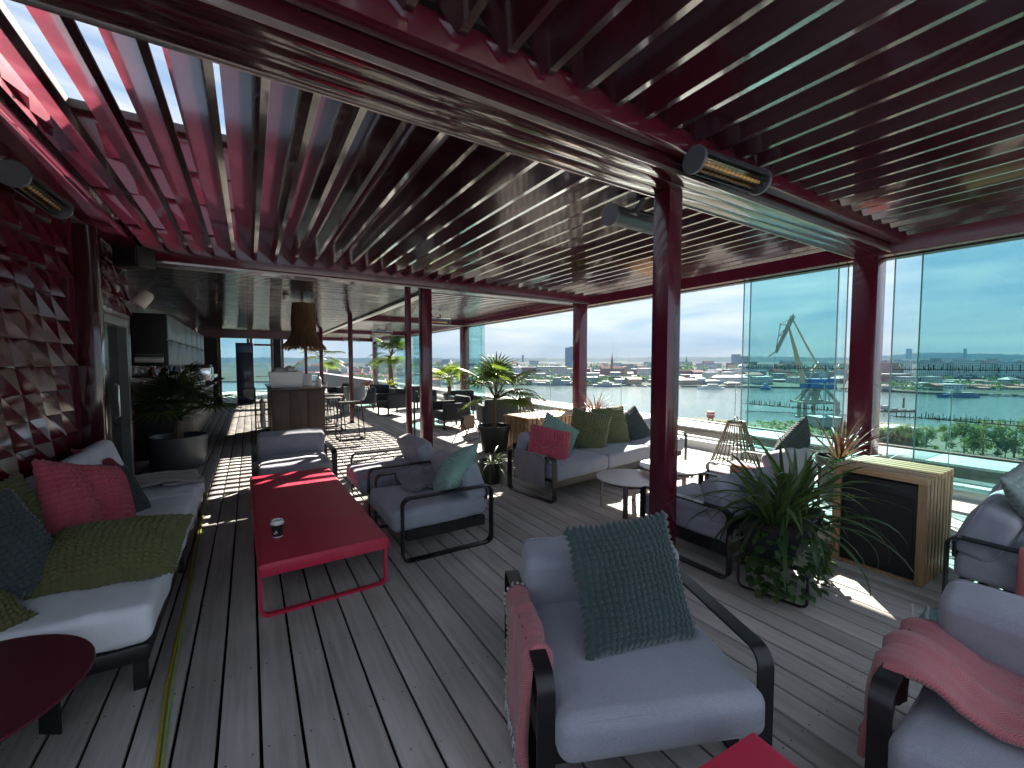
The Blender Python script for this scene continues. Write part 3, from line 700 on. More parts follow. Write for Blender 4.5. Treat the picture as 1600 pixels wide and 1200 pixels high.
# thatched pendant lamp
m_thatch = pm('dry_thatch', (.19, .10, .055), .9, .3, 30, .4, 80, rand=.2)
tp = thing('thatched_lamp', 'shaggy brown thatched pendant lamp hanging above the bar counter', 'lamp', T(.93, 9.3, 1.82))
part('core', G().lathe([(.001, .9), (.2, .9), (.205, .3), (.33, .06), (.31, .06), (.19, .3), (.001, .4)], 24), pm('thatch_core', (.12, .065, .035), .9), tp)
sk = G(); sk2 = G(); rr = random.Random(5)
for k in range(230):
    a = rr.uniform(0, 2*math.pi); z0 = rr.uniform(.25, .9)
    sk.tube([(math.cos(a)*.205, math.sin(a)*.205, z0), (math.cos(a)*.215, math.sin(a)*.215, z0 - .22), (math.cos(a)*.225, math.sin(a)*.225, z0 - .3)], .006, 3)
for k in range(220):
    a = rr.uniform(0, 2*math.pi); e = rr.uniform(.3, .42)
    sk2.tube([(math.cos(a)*.2, math.sin(a)*.2, .34), (math.cos(a)*.29, math.sin(a)*.29, .17), (math.cos(a)*e, math.sin(a)*e, rr.uniform(-.04, .06))], .006, 3)
part('upper_thatch', sk, m_thatch, tp, kind='stuff'); part('thatch_skirt', sk2, m_thatch, tp, kind='stuff')
part('cord', G().tube([(0, 0, .9), (0, 0, .985)], .008, 5), m_dark, tp)
# bar stools
st = thing('bar_stool', 'black wire-frame bar stool standing alone at the corner of the counter', 'bar stool', T(1.72, 9.05, 0, R(4)))
def stool_frame(sy):
    pts = rrect(-.24, .24, .01, .74, .05, 4)
    pts = [(p[0]*(1.0 if p[1] < .4 else .78), p[1]) for p in pts]
    return G().tube([(p[0], sy*(.2 if p[1] < .4 else .16), p[1]) for p in pts + pts[:1]], .011, 6)
for s in (-1, 1): part('leg_frame', stool_frame(s), m_dark, st)
for s in (-1, 1): part('foot_rail', G().tube([(s*.235, -.2, .012), (s*.235, .2, .012)], .011, 6), m_dark, st)
m_web = pm('stool_webbing', (.28, .27, .25), .7, .2, 40)
for k in range(8): part('webbing_strap', G().rbox(-.2 + k*.052, -.2 + k*.052 + .04, -.17, .17, .745, .765, .006, 1), m_web, st)
part('seat_frame', G().tube([(-.2, -.17, .75), (.22, -.17, .75), (.22, .17, .75), (-.2, .17, .75), (-.2, -.17, .75)], .012, 6), m_dark, st)
for (x, y, lb) in ((1.62, 10.35, 'second black bar stool tucked against the counter side'), (1.6, 11.15, 'third black bar stool along the counter side'), (1.58, 12.0, 'last black bar stool past the end of the counter')):
    c = copy_tree(st); c.location = (x, y, 0); c.rotation_euler = (0, 0, R(90)); c['label'] = lb; c['group'] = 'bar stools at the counter'
st['group'] = 'bar stools at the counter'

# ================================================================== FURNITURE
m_frame = pm('black_powder_coat', (.010, .010, .012), .38, .2, 10, .06, 250)
f_grey = fabric('grey_upholstery', (.33, .335, .39), (.24, .245, .29))
f_light = fabric('pale_cushion', (.74, .75, .80), (.66, .67, .72), amp=.06)
m_redc = pm('red_powder_coat', (.50, .02, .06), .40, .08, 3, .05, 300, wear=((.52, .05, .085), 2.5))

def dome(b):
    def fn(w, h):
        k = (1 - (w[0]/h[0])**2) * (1 - (w[1]/h[1])**2)
        z = w[2] + (b*k if w[2] > 0 else -b*.25*k)
        q = noise.noise((w[0]*3.2 + h[0]*7, w[1]*3.2, w[2]*3)) * .011 + noise.noise((w[0]*9, w[1]*9 + h[0]*3, w[2]*9)) * .004
        return (w[0] + q, w[1] + q, z + q)
    return fn
def cushion_mesh(w, d, t, b=.025, r=.05):
    return G().rbox(-w/2, w/2, -d/2, d/2, -t/2, t/2, r, 4, 9, fn=dome(b)).mesh('cushion')
CW, CD = .88, .78
seat_me = cushion_mesh(.755, .83, .165, .016, .05); back_me = cushion_mesh(.755, .33, .19, .02, .05)
def piping_mesh(w, d, t, r):
    g = G()
    for sz in (-1, 1):
        pa = [(a*.985, b*.985, sz*(t/2 - r*.42) + (.0)) for a, b in rrect(-w/2 + r*.24, w/2 - r*.24, -d/2 + r*.24, d/2 - r*.24, r*.8, 4)]
        pa = [(x*1.012, y*1.012, z) for x, y, z in pa]
        g.tube(pa + pa[:1], .0045, 5, False)
    return g.mesh('piping')
pipe_seat, pipe_back = piping_mesh(.755, .83, .165, .05), piping_mesh(.755, .33, .19, .05)
loop_me = G().loopbar(rrect(-CD/2, CD/2, .006, .5, .06, 6), .062, .012).mesh('side_frame', True, 50)
for me, mm in ((seat_me, f_grey), (back_me, f_grey), (loop_me, m_frame), (pipe_seat, f_grey), (pipe_back, f_grey)): me.materials.append(mm)
def armchair(x, y, face, lab, first=None):
    """face = heading (radians, from +X) the sitter looks towards"""
    t = thing('armchair', lab, 'armchair', T(x, y, 0, face - R(90)), 'grey lounge armchairs')
    for s in (-1, 1): part('side_frame', loop_me, m_frame, t, T(s*(CW/2 - .031), 0, 0))
    part('seat_frame', seatf_me, m_frame, t)
    part('back_rail', backr_me, m_frame, t)
    part('piping', pipe_seat, f_grey, part('seat_cushion', seat_me, f_grey, t, T(0, .045, .316)))
    part('piping', pipe_back, f_grey, part('back_cushion', back_me, f_grey, t, T(0, -.25, .525, 0, 0, R(70))))
    return t
sf = G(); w2 = CW/2 - .062
sf.box(-w2, w2, .32, .345, .15, .232).box(-w2, w2, -.345, -.32, .15, .232).box(-w2-.0, -w2+.025, -.32, .32, .15, .232).box(w2-.025, w2, -.32, .32, .15, .232)
for k in range(6): sf.box(-w2, w2, -.27 + k*.1, -.23 + k*.1, .2, .225)
seatf_me = sf.mesh('seat_frame', False); seatf_me.materials.append(m_frame)
backr_me = G().rbox(-w2, w2, -.375, -.355, .36, .46, .006, 1).mesh('back_rail'); backr_me.materials.append(m_frame)
FF = math.atan2(-.92, -.39)
chair_front = armchair(1.34, 1.29, FF, 'large grey armchair nearest the camera holding the dark teal knitted pillow')
chair_corner = armchair(2.12, .10, R(183), 'grey armchair cut by the lower right corner under the pink throw')
chair_mint = armchair(1.36, 3.57, R(180), 'grey armchair beside the red table holding the mint knitted pillow')
chair_side = armchair(1.36, 4.66, R(180), 'grey armchair beside the red table, next beyond the one with the mint pillow')
chair_head = armchair(.43, 5.78, R(-90), 'grey armchair at the far end of the red table with striped sunlight on its seat')
chair_post = armchair(3.27, 2.07, R(90), 'grey armchair behind the middle post next to the leafy planter')
chair_rose = armchair(4.60, 2.36, R(96), 'grey armchair by the rope lantern with a rose throw over its arm')
chair_r1 = armchair(4.02, .36, R(-90), 'grey armchair right of the slatted cabinet, the nearer one with a mint pillow')
chair_r2 = armchair(5.0, .42, R(-90), 'grey armchair right of the slatted cabinet, the farther one with a mint pillow')

# three-seat sofa
SA = R(7.5)
so = thing('sofa', 'grey three-seat sofa with olive and pink pillows in the sun beside the round tables', 'sofa', T(4.14, 4.20, 0, SA + math.pi))
SW = 2.86
for s in (-1, 1): part('side_frame', loop_me, m_frame, so, T(s*(SW/2 - .031), 0, 0))
part('seat_frame', G().box(-SW/2+.062, SW/2-.062, .3, .34, .15, .23).box(-SW/2+.062, SW/2-.062, -.34, -.3, .15, .23).box(-SW/2+.062, SW/2-.062, -.3, .3, .2, .225), m_frame, so)
part('back_rail', G().rbox(-SW/2+.062, SW/2-.062, -.375, -.355, .38, .56, .006, 1), m_frame, so)
seat3 = cushion_mesh(.905, .76, .18, .025, .045); back3 = cushion_mesh(.905, .35, .2, .025, .06)
seat3.materials.append(f_grey); back3.materials.append(f_grey)
for k in range(3):
    part('seat_cushion', seat3, f_grey, so, T(-.912 + k*.912, .02, .325))
    part('back_cushion', back3, f_grey, so, T(-.912 + k*.912, -.245, .53, 0, 0, R(70)))
# long pale sofa along the wall
ls = thing('wall_sofa', 'long low sofa with pale cushions along the red tiled wall at the left', 'sofa')
part('platform', G().rbox(-1.25, -.44, 2.56, 5.30, .14, .22, .01, 1), m_frame, ls)
for (x, y) in ((-.48, 2.6), (-.48, 3.9), (-.48, 5.22), (-1.2, 2.6), (-1.2, 5.22)): part('leg', G().box(x-.025, x+.025, y-.025, y+.025, 0, .14), m_frame, ls)
part('back_panel', G().rbox(-1.29, -1.25, 2.56, 5.30, .14, .62, .008, 1), m_frame, ls)
for (a, b) in ((2.55, 3.625), (3.63, 4.555), (4.56, 5.28)):
    me = G().rbox(-.42, .42, -(b-a)/2, (b-a)/2, -.095, .095, .045, 4, 16, fn=lambda w, h: (w[0] + .012*noise.noise((w[0]*4, w[1]*4 + a, w[2]*4)), w[1] + .014*noise.noise((w[0]*5, w[1]*3 + 7*a, 2)), w[2] + (.012*(1-(w[0]/h[0])**2)*(1-(w[1]/h[1])**2) if w[2] > 0 else 0) + .010*noise.noise((w[0]*9 + w[1]*5, w[1]*9 - w[0]*6 + a, 1)) + .012*noise.noise((w[0]*5, w[1]*2.4 + 3*a, 5)))).mesh('seat_cushion')
    part('seat_cushion', me, f_light, ls, T(-.84, (a+b)/2, .32))
for (a, b, tz) in ((2.55, 4.0, 66), (4.02, 5.26, 64)):
    me = G().rbox(-(b-a)/2, (b-a)/2, -.23, .23, -.075, .075, .06, 4, 12, fn=dome(.03)).mesh('back_cushion')
    part('back_cushion', me, f_light, ls, T(-1.1, (a+b)/2, .62, R(90), 0, R(tz + 5)))

# red coffee table
rt = thing('coffee_table', 'long red metal coffee table carrying a paper cup in the middle of the deck', 'coffee table', T(.38, 4.02, 0, R(1)))
def capsheet(w, l, z, drop, th):
    # sheet folded down over its long sides with a rounded arris
    prof = []
    r = .03
    prof = [(-w/2, z-drop), (-w/2, z-r)] + [(-w/2 + r - r*math.cos(R(a)), z - r + r*math.sin(R(a))) for a in (22, 45, 67, 90)] + [(w/2 - r + r*math.sin(R(a)), z - r + r*math.cos(R(a))) for a in (0, 22, 45, 67, 90)] + [(w/2, z-drop)]
    inn = [(p[0]*(1 - 2*th/w), p[1] - th if p[1] > z - drop + .001 else p[1]) for p in prof]
    g = G(); n = len(prof); v = []
    for yy in (-l/2, l/2):
        v += [(p[0], yy, p[1]) for p in prof] + [(p[0], yy, p[1]) for p in inn]
    f = []
    for i in range(n-1):
        f += [(i, i+1, 2*n+i+1, 2*n+i), (n+i, 3*n+i, 3*n+i+1, n+i+1), (i, n+i, n+i+1, i+1), (2*n+i, 2*n+i+1, 3*n+i+1, 3*n+i)]
    f += [(0, 2*n, 3*n, n), (n-1, 2*n-1, 4*n-1, 3*n-1)]
    return g.add(v, f)
def redtable(t, w, l, z):
    part('top', capsheet(w, l, z, .085, .006), m_redc, t)
    for s in (-1, 1):
        part('end_apron', G().rbox(-w/2+.008, w/2-.008, s*(l/2-.012)-.008, s*(l/2-.012)+.008, z-.085, z-.008, .004, 1), m_redc, t)
        part('leg', G().loopbar(rrect(-w/2+.012, w/2-.012, .006, z-.02, .05, 5), .035, .02, T(0, s*(l/2-.06), 0), axis='y'), m_redc, t)
redtable(rt, .78, 2.30, .355)
r2 = thing('coffee_table', 'corner of a second red metal table at the bottom edge of the view', 'coffee table', T(.86, -.42, 0, R(-4)))
redtable(r2, .86, 2.3, .36)
part('seam', G().box(-.425, .425, .55, .553, .3598, .3603), m_void, r2)
# paper cup
pc = thing('paper_cup', 'black paper cup with white lid standing on the red coffee table', 'cup', T(.135, 3.28, .356))
part('sleeve', G().lathe([(.001, 0), (.029, 0), (.0395, .092), (.001, .092)], 28), pm('cup_black', (.012, .014, .013), .45, .1, 20), pc)
part('lid', G().lathe([(.041, .088), (.0425, .09), (.0425, .098), (.038, .102), (.036, .113), (.033, .115), (.032, .109), (.001, .107)], 28), m_white, pc)
part('base_rim', G().lathe([(.001, 0), (.0305, 0), (.031, .006), (.001, .006)], 28), m_white, pc)
lg = G()
for k, (a, z) in enumerate(((-2.05, .030), (-2.2, .033), (-1.9, .045), (-1.75, .036))):
    lg.box(-.004, .004, -.0015, .0005, z-.003, z+.003, T(.0335*math.cos(a), .0335*math.sin(a), 0, a + R(90)))
part('printed_mark', lg, m_white, pc)

# round tables
def round_table(x, y, z, r, lab, mt, ml, nleg=4, a0=.3, strap=.05):
    t = thing('round_table', lab, 'side table', T(x, y, 0, a0))
    part('top', G().lathe([(.001, z-.012), (r-.004, z-.012), (r, z-.008), (r, z-.003), (r-.003, z), (.001, z)], 48), mt, t)
    for k in range(nleg):
        part('leg', G().rbox(-.006, .006, -strap/2, strap/2, 0, z-.012, .003, 1, 0, T(math.cos(2*math.pi*k/nleg)*(r-.05), math.sin(2*math.pi*k/nleg)*(r-.05), 0, 2*math.pi*k/nleg)), ml, t)
    part('ring', G().loopbar([((r-.06)*math.cos(2*math.pi*k/32), (r-.06)*math.sin(2*math.pi*k/32)) for k in range(32)], .03, .006, Matrix.Translation((0, 0, z-.03)) @ Matrix.Rotation(R(90), 4, 'Y') @ Matrix.Rotation(R(90), 4, 'X')), ml, t)
    return t
m_rose = pm('pale_rose_metal', (.50, .44, .44), .35, .05, 4, .03, 200)
m_maroon_top = pm('dark_red_top', (.085, .006, .018), .5, .08, 6)
round_table(3.38, 3.08, .35, .35, 'lower of two pale round side tables in front of the sofa', m_rose, pm('rose_leg', (.10, .075, .072), .5), 4, .6)
round_table(3.93, 2.98, .42, .35, 'taller of two pale round side tables, half hidden by the middle post', m_rose, pm('rose_leg', (.10, .075, .072), .5), 4, .2)
round_table(-.93, 2.17, .40, .39, 'round dark red side table with black legs at the lower left', m_maroon_top, m_frame, 3, 1.0, .09)

# ------------------------------------------------------------------ pillows
def knit_mesh(w, h, t, cx, cy, seed, crease=.0, amp=.021, sub=5, pinch=.05):
    nu, nv = cx*sub, cy*sub; v = []; idx = {}; f = []; rr = random.Random(seed)
    ph = (rr.uniform(0, 9), rr.uniform(0, 9)); ca = rr.uniform(0, math.pi)
    for side in (1, -1):
        for i in range(nu+1):
            for j in range(nv+1):
                u, w_ = -1 + 2*i/nu, -1 + 2*j/nv
                b = max(0., (1-abs(u)**2.6)*(1-abs(w_)**2.6)) ** .62
                x = u*w/2*(1 - pinch*(1-w_*w_)*.9); y = w_*h/2*(1 - pinch*(1-u*u)*.9)
                z = t/2*b
                edge = min(1., 6*min(1-abs(u), 1-abs(w_)))
                z -= crease*math.exp(-((u*math.cos(ca)+w_*math.sin(ca)+.15)/.22)**2)*b * (1 if side > 0 else .2)
                z += .022*noise.noise((u*1.6+ph[0], w_*1.6+ph[1], seed))*b
                gx = abs(math.sin(math.pi*i/sub + (math.pi/2 if (j//sub) % 2 else 0)*.0)); gy = abs(math.sin(math.pi*j/sub))
                bump = (gx*gy) ** .5
                z += amp*(bump-.35)*(.45+.55*edge)
                ex = noise.noise((u*3+ph[1], w_*3, seed+4))*.010; 
                if side < 0 and (i in (0, nu) or j in (0, nv)): idx[(side, i, j)] = idx[(1, i, j)]; continue
                if (i in (0, nu) or j in (0, nv)): 
                    o = amp*.7*(gx if j in (0, nv) else gy); x += (o if u > .99 else -o if u < -.99 else 0); y += (o if w_ > .99 else -o if w_ < -.99 else 0); z = 0
                idx[(side, i, j)] = len(v); v.append((x+ex, y+ex, side*z))
        for i in range(nu):
            for j in range(nv):
                q = [idx[(side, i, j)], idx[(side, i+1, j)], idx[(side, i+1, j+1)], idx[(side, i, j+1)]]
                f.append(tuple(q if side > 0 else reversed(q)))
    me = bpy.data.meshes.new('pillow'); me.from_pydata(v, [], f); me.update(); me.shade_smooth(); return me
def yarn(name, col):
    """chunky yarn: two close tones of one colour mixed by fine noise"""
    return fabric(name, col, tuple(c*.72 for c in col), 260., .1)
y_teal = yarn('yarn_dark_teal', (.050, .080, .082)); y_pink = yarn('yarn_raspberry', (.50, .085, .125)); y_olive = yarn('yarn_olive', (.115, .115, .040))
y_mint = yarn('yarn_mint', (.24, .40, .34)); y_slate = yarn('yarn_slate', (.055, .072, .074)); y_sage = yarn('yarn_sage', (.30, .37, .35)); y_moss = yarn('yarn_moss', (.15, .165, .075)); y_dpink = yarn('yarn_deep_pink', (.24, .022, .05))
def pillow(lab, mat_, c, head, lean, roll=0, w=.48, h=.48, t=.17, cells=18, crease=0., seed=1, grp='knitted pillows'):
    """head = heading of the face, lean = how far it leans back (0 upright, 90 lying flat)"""
    a, l = R(head), R(lean)
    nrm = Vector((math.cos(a)*math.cos(l), math.sin(a)*math.cos(l), math.sin(l)))
    upv = Vector((-math.cos(a)*math.sin(l), -math.sin(a)*math.sin(l), math.cos(l)))
    rgt = upv.cross(nrm)
    M = Matrix((rgt, upv, nrm)).transposed().to_4x4(); M = Matrix.Translation(c) @ M @ Matrix.Rotation(R(roll), 4, 'Z')
    o = part('pillow', knit_mesh(w, h, t, cells, cells, seed, crease), mat_, None, M)
    return tag(o, lab, 'pillow', grp)
pillow('dark teal chunky knit pillow leaning on the nearest grey armchair', y_teal, (1.325, 1.20, .64), 250, 24, 4, .47, .48, .16, 18, .0, 1)
pillow('raspberry pink knitted pillow on the pale wall sofa', y_pink, (-.85, 3.50, .69), -22, 24, -20, .54, .54, .27, 16, .06, 2)
pillow('large olive knitted pillow lying across the near end of the pale wall sofa', y_olive, (-.64, 2.98, .545), -104, 58, 4, .62, .37, .30, 20, .0, 3)
pillow('olive knitted pillow leaning behind the pink one on the pale wall sofa', y_olive, (-1.08, 3.16, .68), -20, 20, 6, .5, .5, .16, 19, .0, 4)
pillow('dark slate knitted pillow at the left edge of the pale wall sofa', y_slate, (-1.06, 2.86, .66), -45, 28, 14, .5, .5, .2, 18, .03, 5)
pillow('olive knitted pillow lowest at the left edge of the view', y_olive, (-1.10, 2.68, .48), -60, 58, 10, .40, .40, .17, 18, .0, 6)
pillow('dark slate knitted pillow farther along the pale wall sofa beside the folded throw', y_slate, (-.92, 4.22, .60), -25, 42, -20, .5, .5, .16, 18, .0, 7)
pillow('deep pink knitted pillow peeping out behind the slate one on the wall sofa', y_dpink, (-1.02, 4.78, .60), 5, 38, -30, .5, .5, .16, 18, .0, 8)
pillow('mint knitted pillow leaning on the armchair beside the red table', y_mint, (1.52, 3.40, .60), 152, 38, 32, .52, .46, .21, 14, .0, 9)
pillow('pink knitted pillow slumped at the left arm of the three-seat sofa', y_pink, (3.02, 4.02, .57), -110, 38, -16, .50, .46, .24, 14, .07, 10)
pillow('pale mint knitted pillow behind the pink one on the three-seat sofa', y_mint, (3.28, 4.20, .60), -96, 22, -34, .5, .5, .16, 15, .0, 11)
pillow('dark olive knitted pillow in the middle of the three-seat sofa', y_moss, (3.86, 4.25, .64), -120, 20, -14, .52, .52, .19, 15, .03, 12)
pillow('moss green knitted pillow standing upright on the three-seat sofa, right of the olive one', y_moss, (4.30, 4.28, .66), -98, 14, 3, .54, .54, .19, 16, .0, 13)
pillow('blue-grey knitted pillow at the right end of the three-seat sofa behind the post', y_slate, (4.84, 4.36, .60), -98, 22, 24, .5, .5, .17, 15, .0, 14)
pillow('pale sage knitted pillow bulging over the nearer right-hand armchair', y_sage, (3.98, .40, .70), -100, 32, 10, .52, .52, .22, 15, .05, 15)
pillow('pale sage knitted pillow on the farther right-hand armchair', y_sage, (4.92, .45, .70), -98, 24, -18, .52, .52, .2, 15, .0, 16)
pillow('green-grey knitted pillow on the armchair by the rope lantern', y_slate, (4.78, 2.16, .70), 90, 22, 42, .48, .48, .17, 17, .0, 17)

# ------------------------------------------------------------------ throws
def sheet_mesh(path, width, seed, amp=.012, nw=16, th=.012, skew=0., taper=None):
    """cloth following a cross path [(a,z)...] (a = across, z = up), width along local y; adds UVs in metres"""
    pts = [Vector((p[0], p[1])) for p in path]; out = []; tot = 0; ds = [0]
    for i in range(1, len(pts)): tot += (pts[i]-pts[i-1]).length; ds.append(tot)
    n = max(12, int(tot/.022)); v = []; uv = []; f = []
    def at(s):
        for i in range(1, len(pts)):
            if ds[i] >= s - 1e-9:
                k = (s-ds[i-1])/(ds[i]-ds[i-1]); return pts[i-1].lerp(pts[i], k)
        return pts[-1]
    for i in range(n+1):
        s = tot*i/n; p = at(s); q = at(min(tot, s+.01)) - at(max(0, s-.01)); q = q.normalized() if q.length else Vector((1, 0)); nn = Vector((-q.y, q.x))
        for j in range(nw+1):
            y = (j/nw - .5)*width*(taper(s/tot) if taper else 1) + skew*(s/tot-.5)
            o = amp*noise.noise((y*9+seed, s*4, seed*3)) + amp*.7*noise.noise((y*22, s*5+seed, 1))
            v.append((p.x + nn.x*(o+.004), y, p.y + nn.y*(o+.004))); uv.append((y, s))
    for i in range(n):
        for j in range(nw): f.append((i*(nw+1)+j, i*(nw+1)+j+1, (i+1)*(nw+1)+j+1, (i+1)*(nw+1)+j))
    k = len(v)
    me = bpy.data.meshes.new('throw'); me.from_pydata(v, [], f); l = me.uv_layers.new(name='UVMap')
    for p in me.polygons:
        for li in p.loop_indices: l.data[li].uv = uv[me.loops[li].vertex_index]
    me.update(); me.shade_smooth()
    return me, v, n, nw
def throw(lab, mat_, M, path, width, seed, amp=.012, fringe=(), th=.012, skew=0., taper=None, fm=None, flen=.05, fdrop=True):
    me, v, n, nw = sheet_mesh(path, width, seed, amp, 18, th, skew, taper)
    o = tag(part('throw', me, mat_, None, M), lab, 'throw')
    md = o.modifiers.new('thick', 'SOLIDIFY'); md.thickness = th; md.offset = 1
    rr = random.Random(seed)
    for side in fringe:
        if side in ('y0', 'y1'):
            j = 0 if side == 'y0' else nw; sg = -1 if side == 'y0' else 1
            rows = range(1, n, 2 if n > 40 else 1)
            ps = [(Vector(v[i*(nw+1)+j]), Vector((0, sg, 0))) for i in rows]
        else:
            i = 0 if side == 's0' else n; i2 = 1 if side == 's0' else n-1
            ps = [(Vector(v[i*(nw+1)+j]), (Vector(v[i*(nw+1)+j]) - Vector(v[i2*(nw+1)+j])).normalized()) for j in range(0, nw+1, 1)]
        for p, d in ps:
            e = Vector((rr.uniform(-.5, .5), rr.uniform(-.4, .4), rr.uniform(-.9, -.1) if fdrop else rr.uniform(.15, .75)))
            L_ = flen*rr.uniform(.7, 1.3)
            a = p + d*L_*.45 + e*L_*.2; b = p + d*L_*.75 + e*L_*.55
            g = G().tube([p, p.lerp(a, .5) + Vector((0, 0, .003)), a, b], [.0065, .007, .006, .0035], 6)
            part('tassel', g, fm or m_tassel, o)
    return o
m_tassel = fabric('tassel_yarn', (.52, .46, .45), (.42, .36, .36), 400)
h_pink = herring('pink_herringbone', (.50, .18, .19), (.34, .085, .11)); h_grey = fabric('grey_throw', (.21, .20, .22), (.15, .145, .16), 500); h_beige = fabric('beige_throw', (.36, .33, .31), (.28, .26, .245), 500); h_rose = fabric('rose_throw', (.52, .17, .15), (.42, .12, .11), 500)
def arm_path(w, out, inn, z=.506, lay=0., drop=None):
    p = [(-w/2-.012, z-out), (-w/2-.010, z-.03), (-w/2+.004, z), (0, z+.006), (w/2-.004, z), (w/2+.010, z-.03), (w/2+.013, z-inn)]
    if lay: p += [(w/2+.03, z-inn-.005), (w/2+lay, z-inn+.006)]
    return p
MF = T(1.34, 1.29, 0, FF - R(90))
throw('pink herringbone throw folded over the left arm of the nearest armchair', h_pink, MF @ T(CW/2-.031, .05, 0, R(180)), [(-.06, .06), (-.05, .3), (-.045, .49), (-.03, .512), (0, .52), (.035, .512), (.05, .49), (.055, .42)], .42, 3, .016, ('y1', 's0'), .03, .03)
tp2 = throw('pink throw spilling over the arm and seat of the corner armchair', h_pink, T(2.12, .10, 0, R(93)) @ T(CW/2-.031, .03, 0, R(180)), [(-.075, .18), (-.065, .36), (-.055, .49), (-.035, .515), (0, .525), (.05, .525), (.11, .50), (.16, .465), (.24, .44), (.36, .455), (.52, .45), (.62, .44)], .46, 5, .030, ('y1', 's1'), .02, .12, None, None, .07, False)
MS = T(4.14, 4.20, 0, SA + math.pi)
throw('grey throw hanging over the left arm of the three-seat sofa', h_grey, MS @ T(SW/2-.031, .02, 0, R(180)), [(-.055, .2), (-.05, .36), (-.045, .49), (-.03, .512), (0, .52), (.03, .512), (.05, .49), (.06, .43)], .5, 8, .016, ('y1', 's0'), .02, .04, None, h_grey, .03)
throw('crumpled grey throw thrown over the back of the armchair with the mint pillow', h_grey, T(1.36, 3.57, 0, R(90)) @ T(.26, -.02, 0, R(0)), [(-.3, .45), (-.16, .44), (-.04, .455), (.06, .47), (.1, .515), (.15, .52), (.2, .44), (.2, .3)], .46, 11, .03, ('s0',), .016, 0, None, h_grey, .03)
throw('rose throw laid over the arm of the armchair by the rope lantern', h_rose, T(4.60, 2.36, 0, R(6)) @ T(-(CW/2-.031), -.1, 0), [(-.05, .24), (-.045, .49), (-.03, .514), (0, .522), (.03, .514), (.05, .49), (.055, .42), (.12, .43), (.26, .44)], .46, 13, .012, (), .025)
throw('rose throw draped over the arm of the nearer right-hand armchair', h_rose, T(4.02, .36, 0, R(180)) @ T((CW/2-.031), .12, 0, R(180)), [(-.05, .2), (-.045, .49), (-.03, .514), (0, .522), (.03, .514), (.05, .49), (.06, .43), (.2, .44)], .44, 15, .014, (), .025)
throw('folded beige throw at the far end of the pale wall sofa', h_beige, T(-.72, 4.98, 0, R(12)), [(-.27, .45), (-.26, .485), (-.1, .5), (.1, .49), (.26, .478), (.30, .45), (.27, .436), (.0, .46)], .44, 17, .03, ('s0',), .02, .05, None, h_beige, .04)

# yellow-green cable along the deck
pts = [(-.32, 1.2), (-.345, 2.0), (-.37, 2.5), (-.385, 3.0), (-.40, 3.5), (-.425, 4.3), (-.45, 5.2), (-.47, 6.0), (-.60, 6.5)]
tag(part('cable', G().tube([(p[0] + .006*math.sin(i*2.1), p[1], .009) for i, p in enumerate(pts)], .007, 8), pm('yellow_cable', (.42, .30, .03), .5, .15, 30)), 'yellow cable running along the deck in front of the pale wall sofa', 'cable')
tag(part('cable', G().tube([(p[0] + .016 + .006*math.sin(i*1.7), p[1], .009) for i, p in enumerate(pts)], .006, 8), pm('green_cable', (.28, .42, .10), .5, .15, 30)), 'pale green cable running right beside the yellow one along the deck', 'cable')

# slatted wooden cabinet
m_larch = wood('larch', (.30, .17, .085), (.42, .26, .14), (.52, .34, .19), 'X', .55, 1.3)
m_larchz = wood('larch_upright', (.26, .15, .08), (.38, .23, .125), (.48, .31, .17), 'Z', .55, 1.3)
cbn = thing('slatted_cabinet', 'larch slatted cabinet with an open dark front beside the leafy planter', 'cabinet', T(4.16, 1.19, 0, R(90)))
for k in range(9):
    y = -.33 + k*.0765 if k < 8 else .26
    if k == 8: break
    wd = .048
    part('slat', G().rbox(-.275, .275, y, y+wd, .71, .755, .003, 1), m_larch, cbn)
    part('slat', G().rbox(-.275, -.225, y, y+wd, 0, .709, .003, 1), m_larchz, cbn)
    part('slat', G().rbox(.225, .275, y, y+wd, 0, .709, .003, 1), m_larchz, cbn)
part('speaker_box', G().rbox(-.222, .222, -.32, .235, .02, .69, .008, 1), m_black, cbn)
part('grille_cloth', G().rbox(-.205, .205, .236, .246, .05, .60, .004, 1), pm('grille_cloth', (.012, .012, .013), .9, .2, 300), cbn)
part('bottom_rail', G().rbox(-.224, .224, .21, .25, .0, .018, .003, 1), m_larchz, cbn)

# ================================================================== PLANTS
def leaf_mesh(L_, w, droop, n=8, fold=.25, name='leaf', mat_=None, twist=0.):
    g = G(); v = []; f = []
    x = z = 0.; a = 0.
    for i in range(n+1):
        t = i/n; ang = R(90) - R(10) - droop*t**1.4
        if i: x += math.cos(ang)*L_/n; z += math.sin(ang)*L_/n
        ww = w*(min(1, .35 + t*3) if t < .25 else 1)*(1-t**2.2)**.8 + .0008
        tw = twist*t
        for s, k in ((-1, fold), (0, 0), (1, fold)):
            v.append((x - abs(s)*k*ww*math.sin(ang)*.6, s*ww/2*math.cos(tw), z + abs(s)*k*ww*.5 + s*ww/2*math.sin(tw)))
    for i in range(n):
        for s in (0, 1): f.append((i*3+s, i*3+s+1, (i+1)*3+s+1, (i+1)*3+s))
    me = bpy.data.meshes.new(name); me.from_pydata(v, [], f); me.update(); me.shade_smooth()
    if mat_: me.materials.append(mat_)
    return me
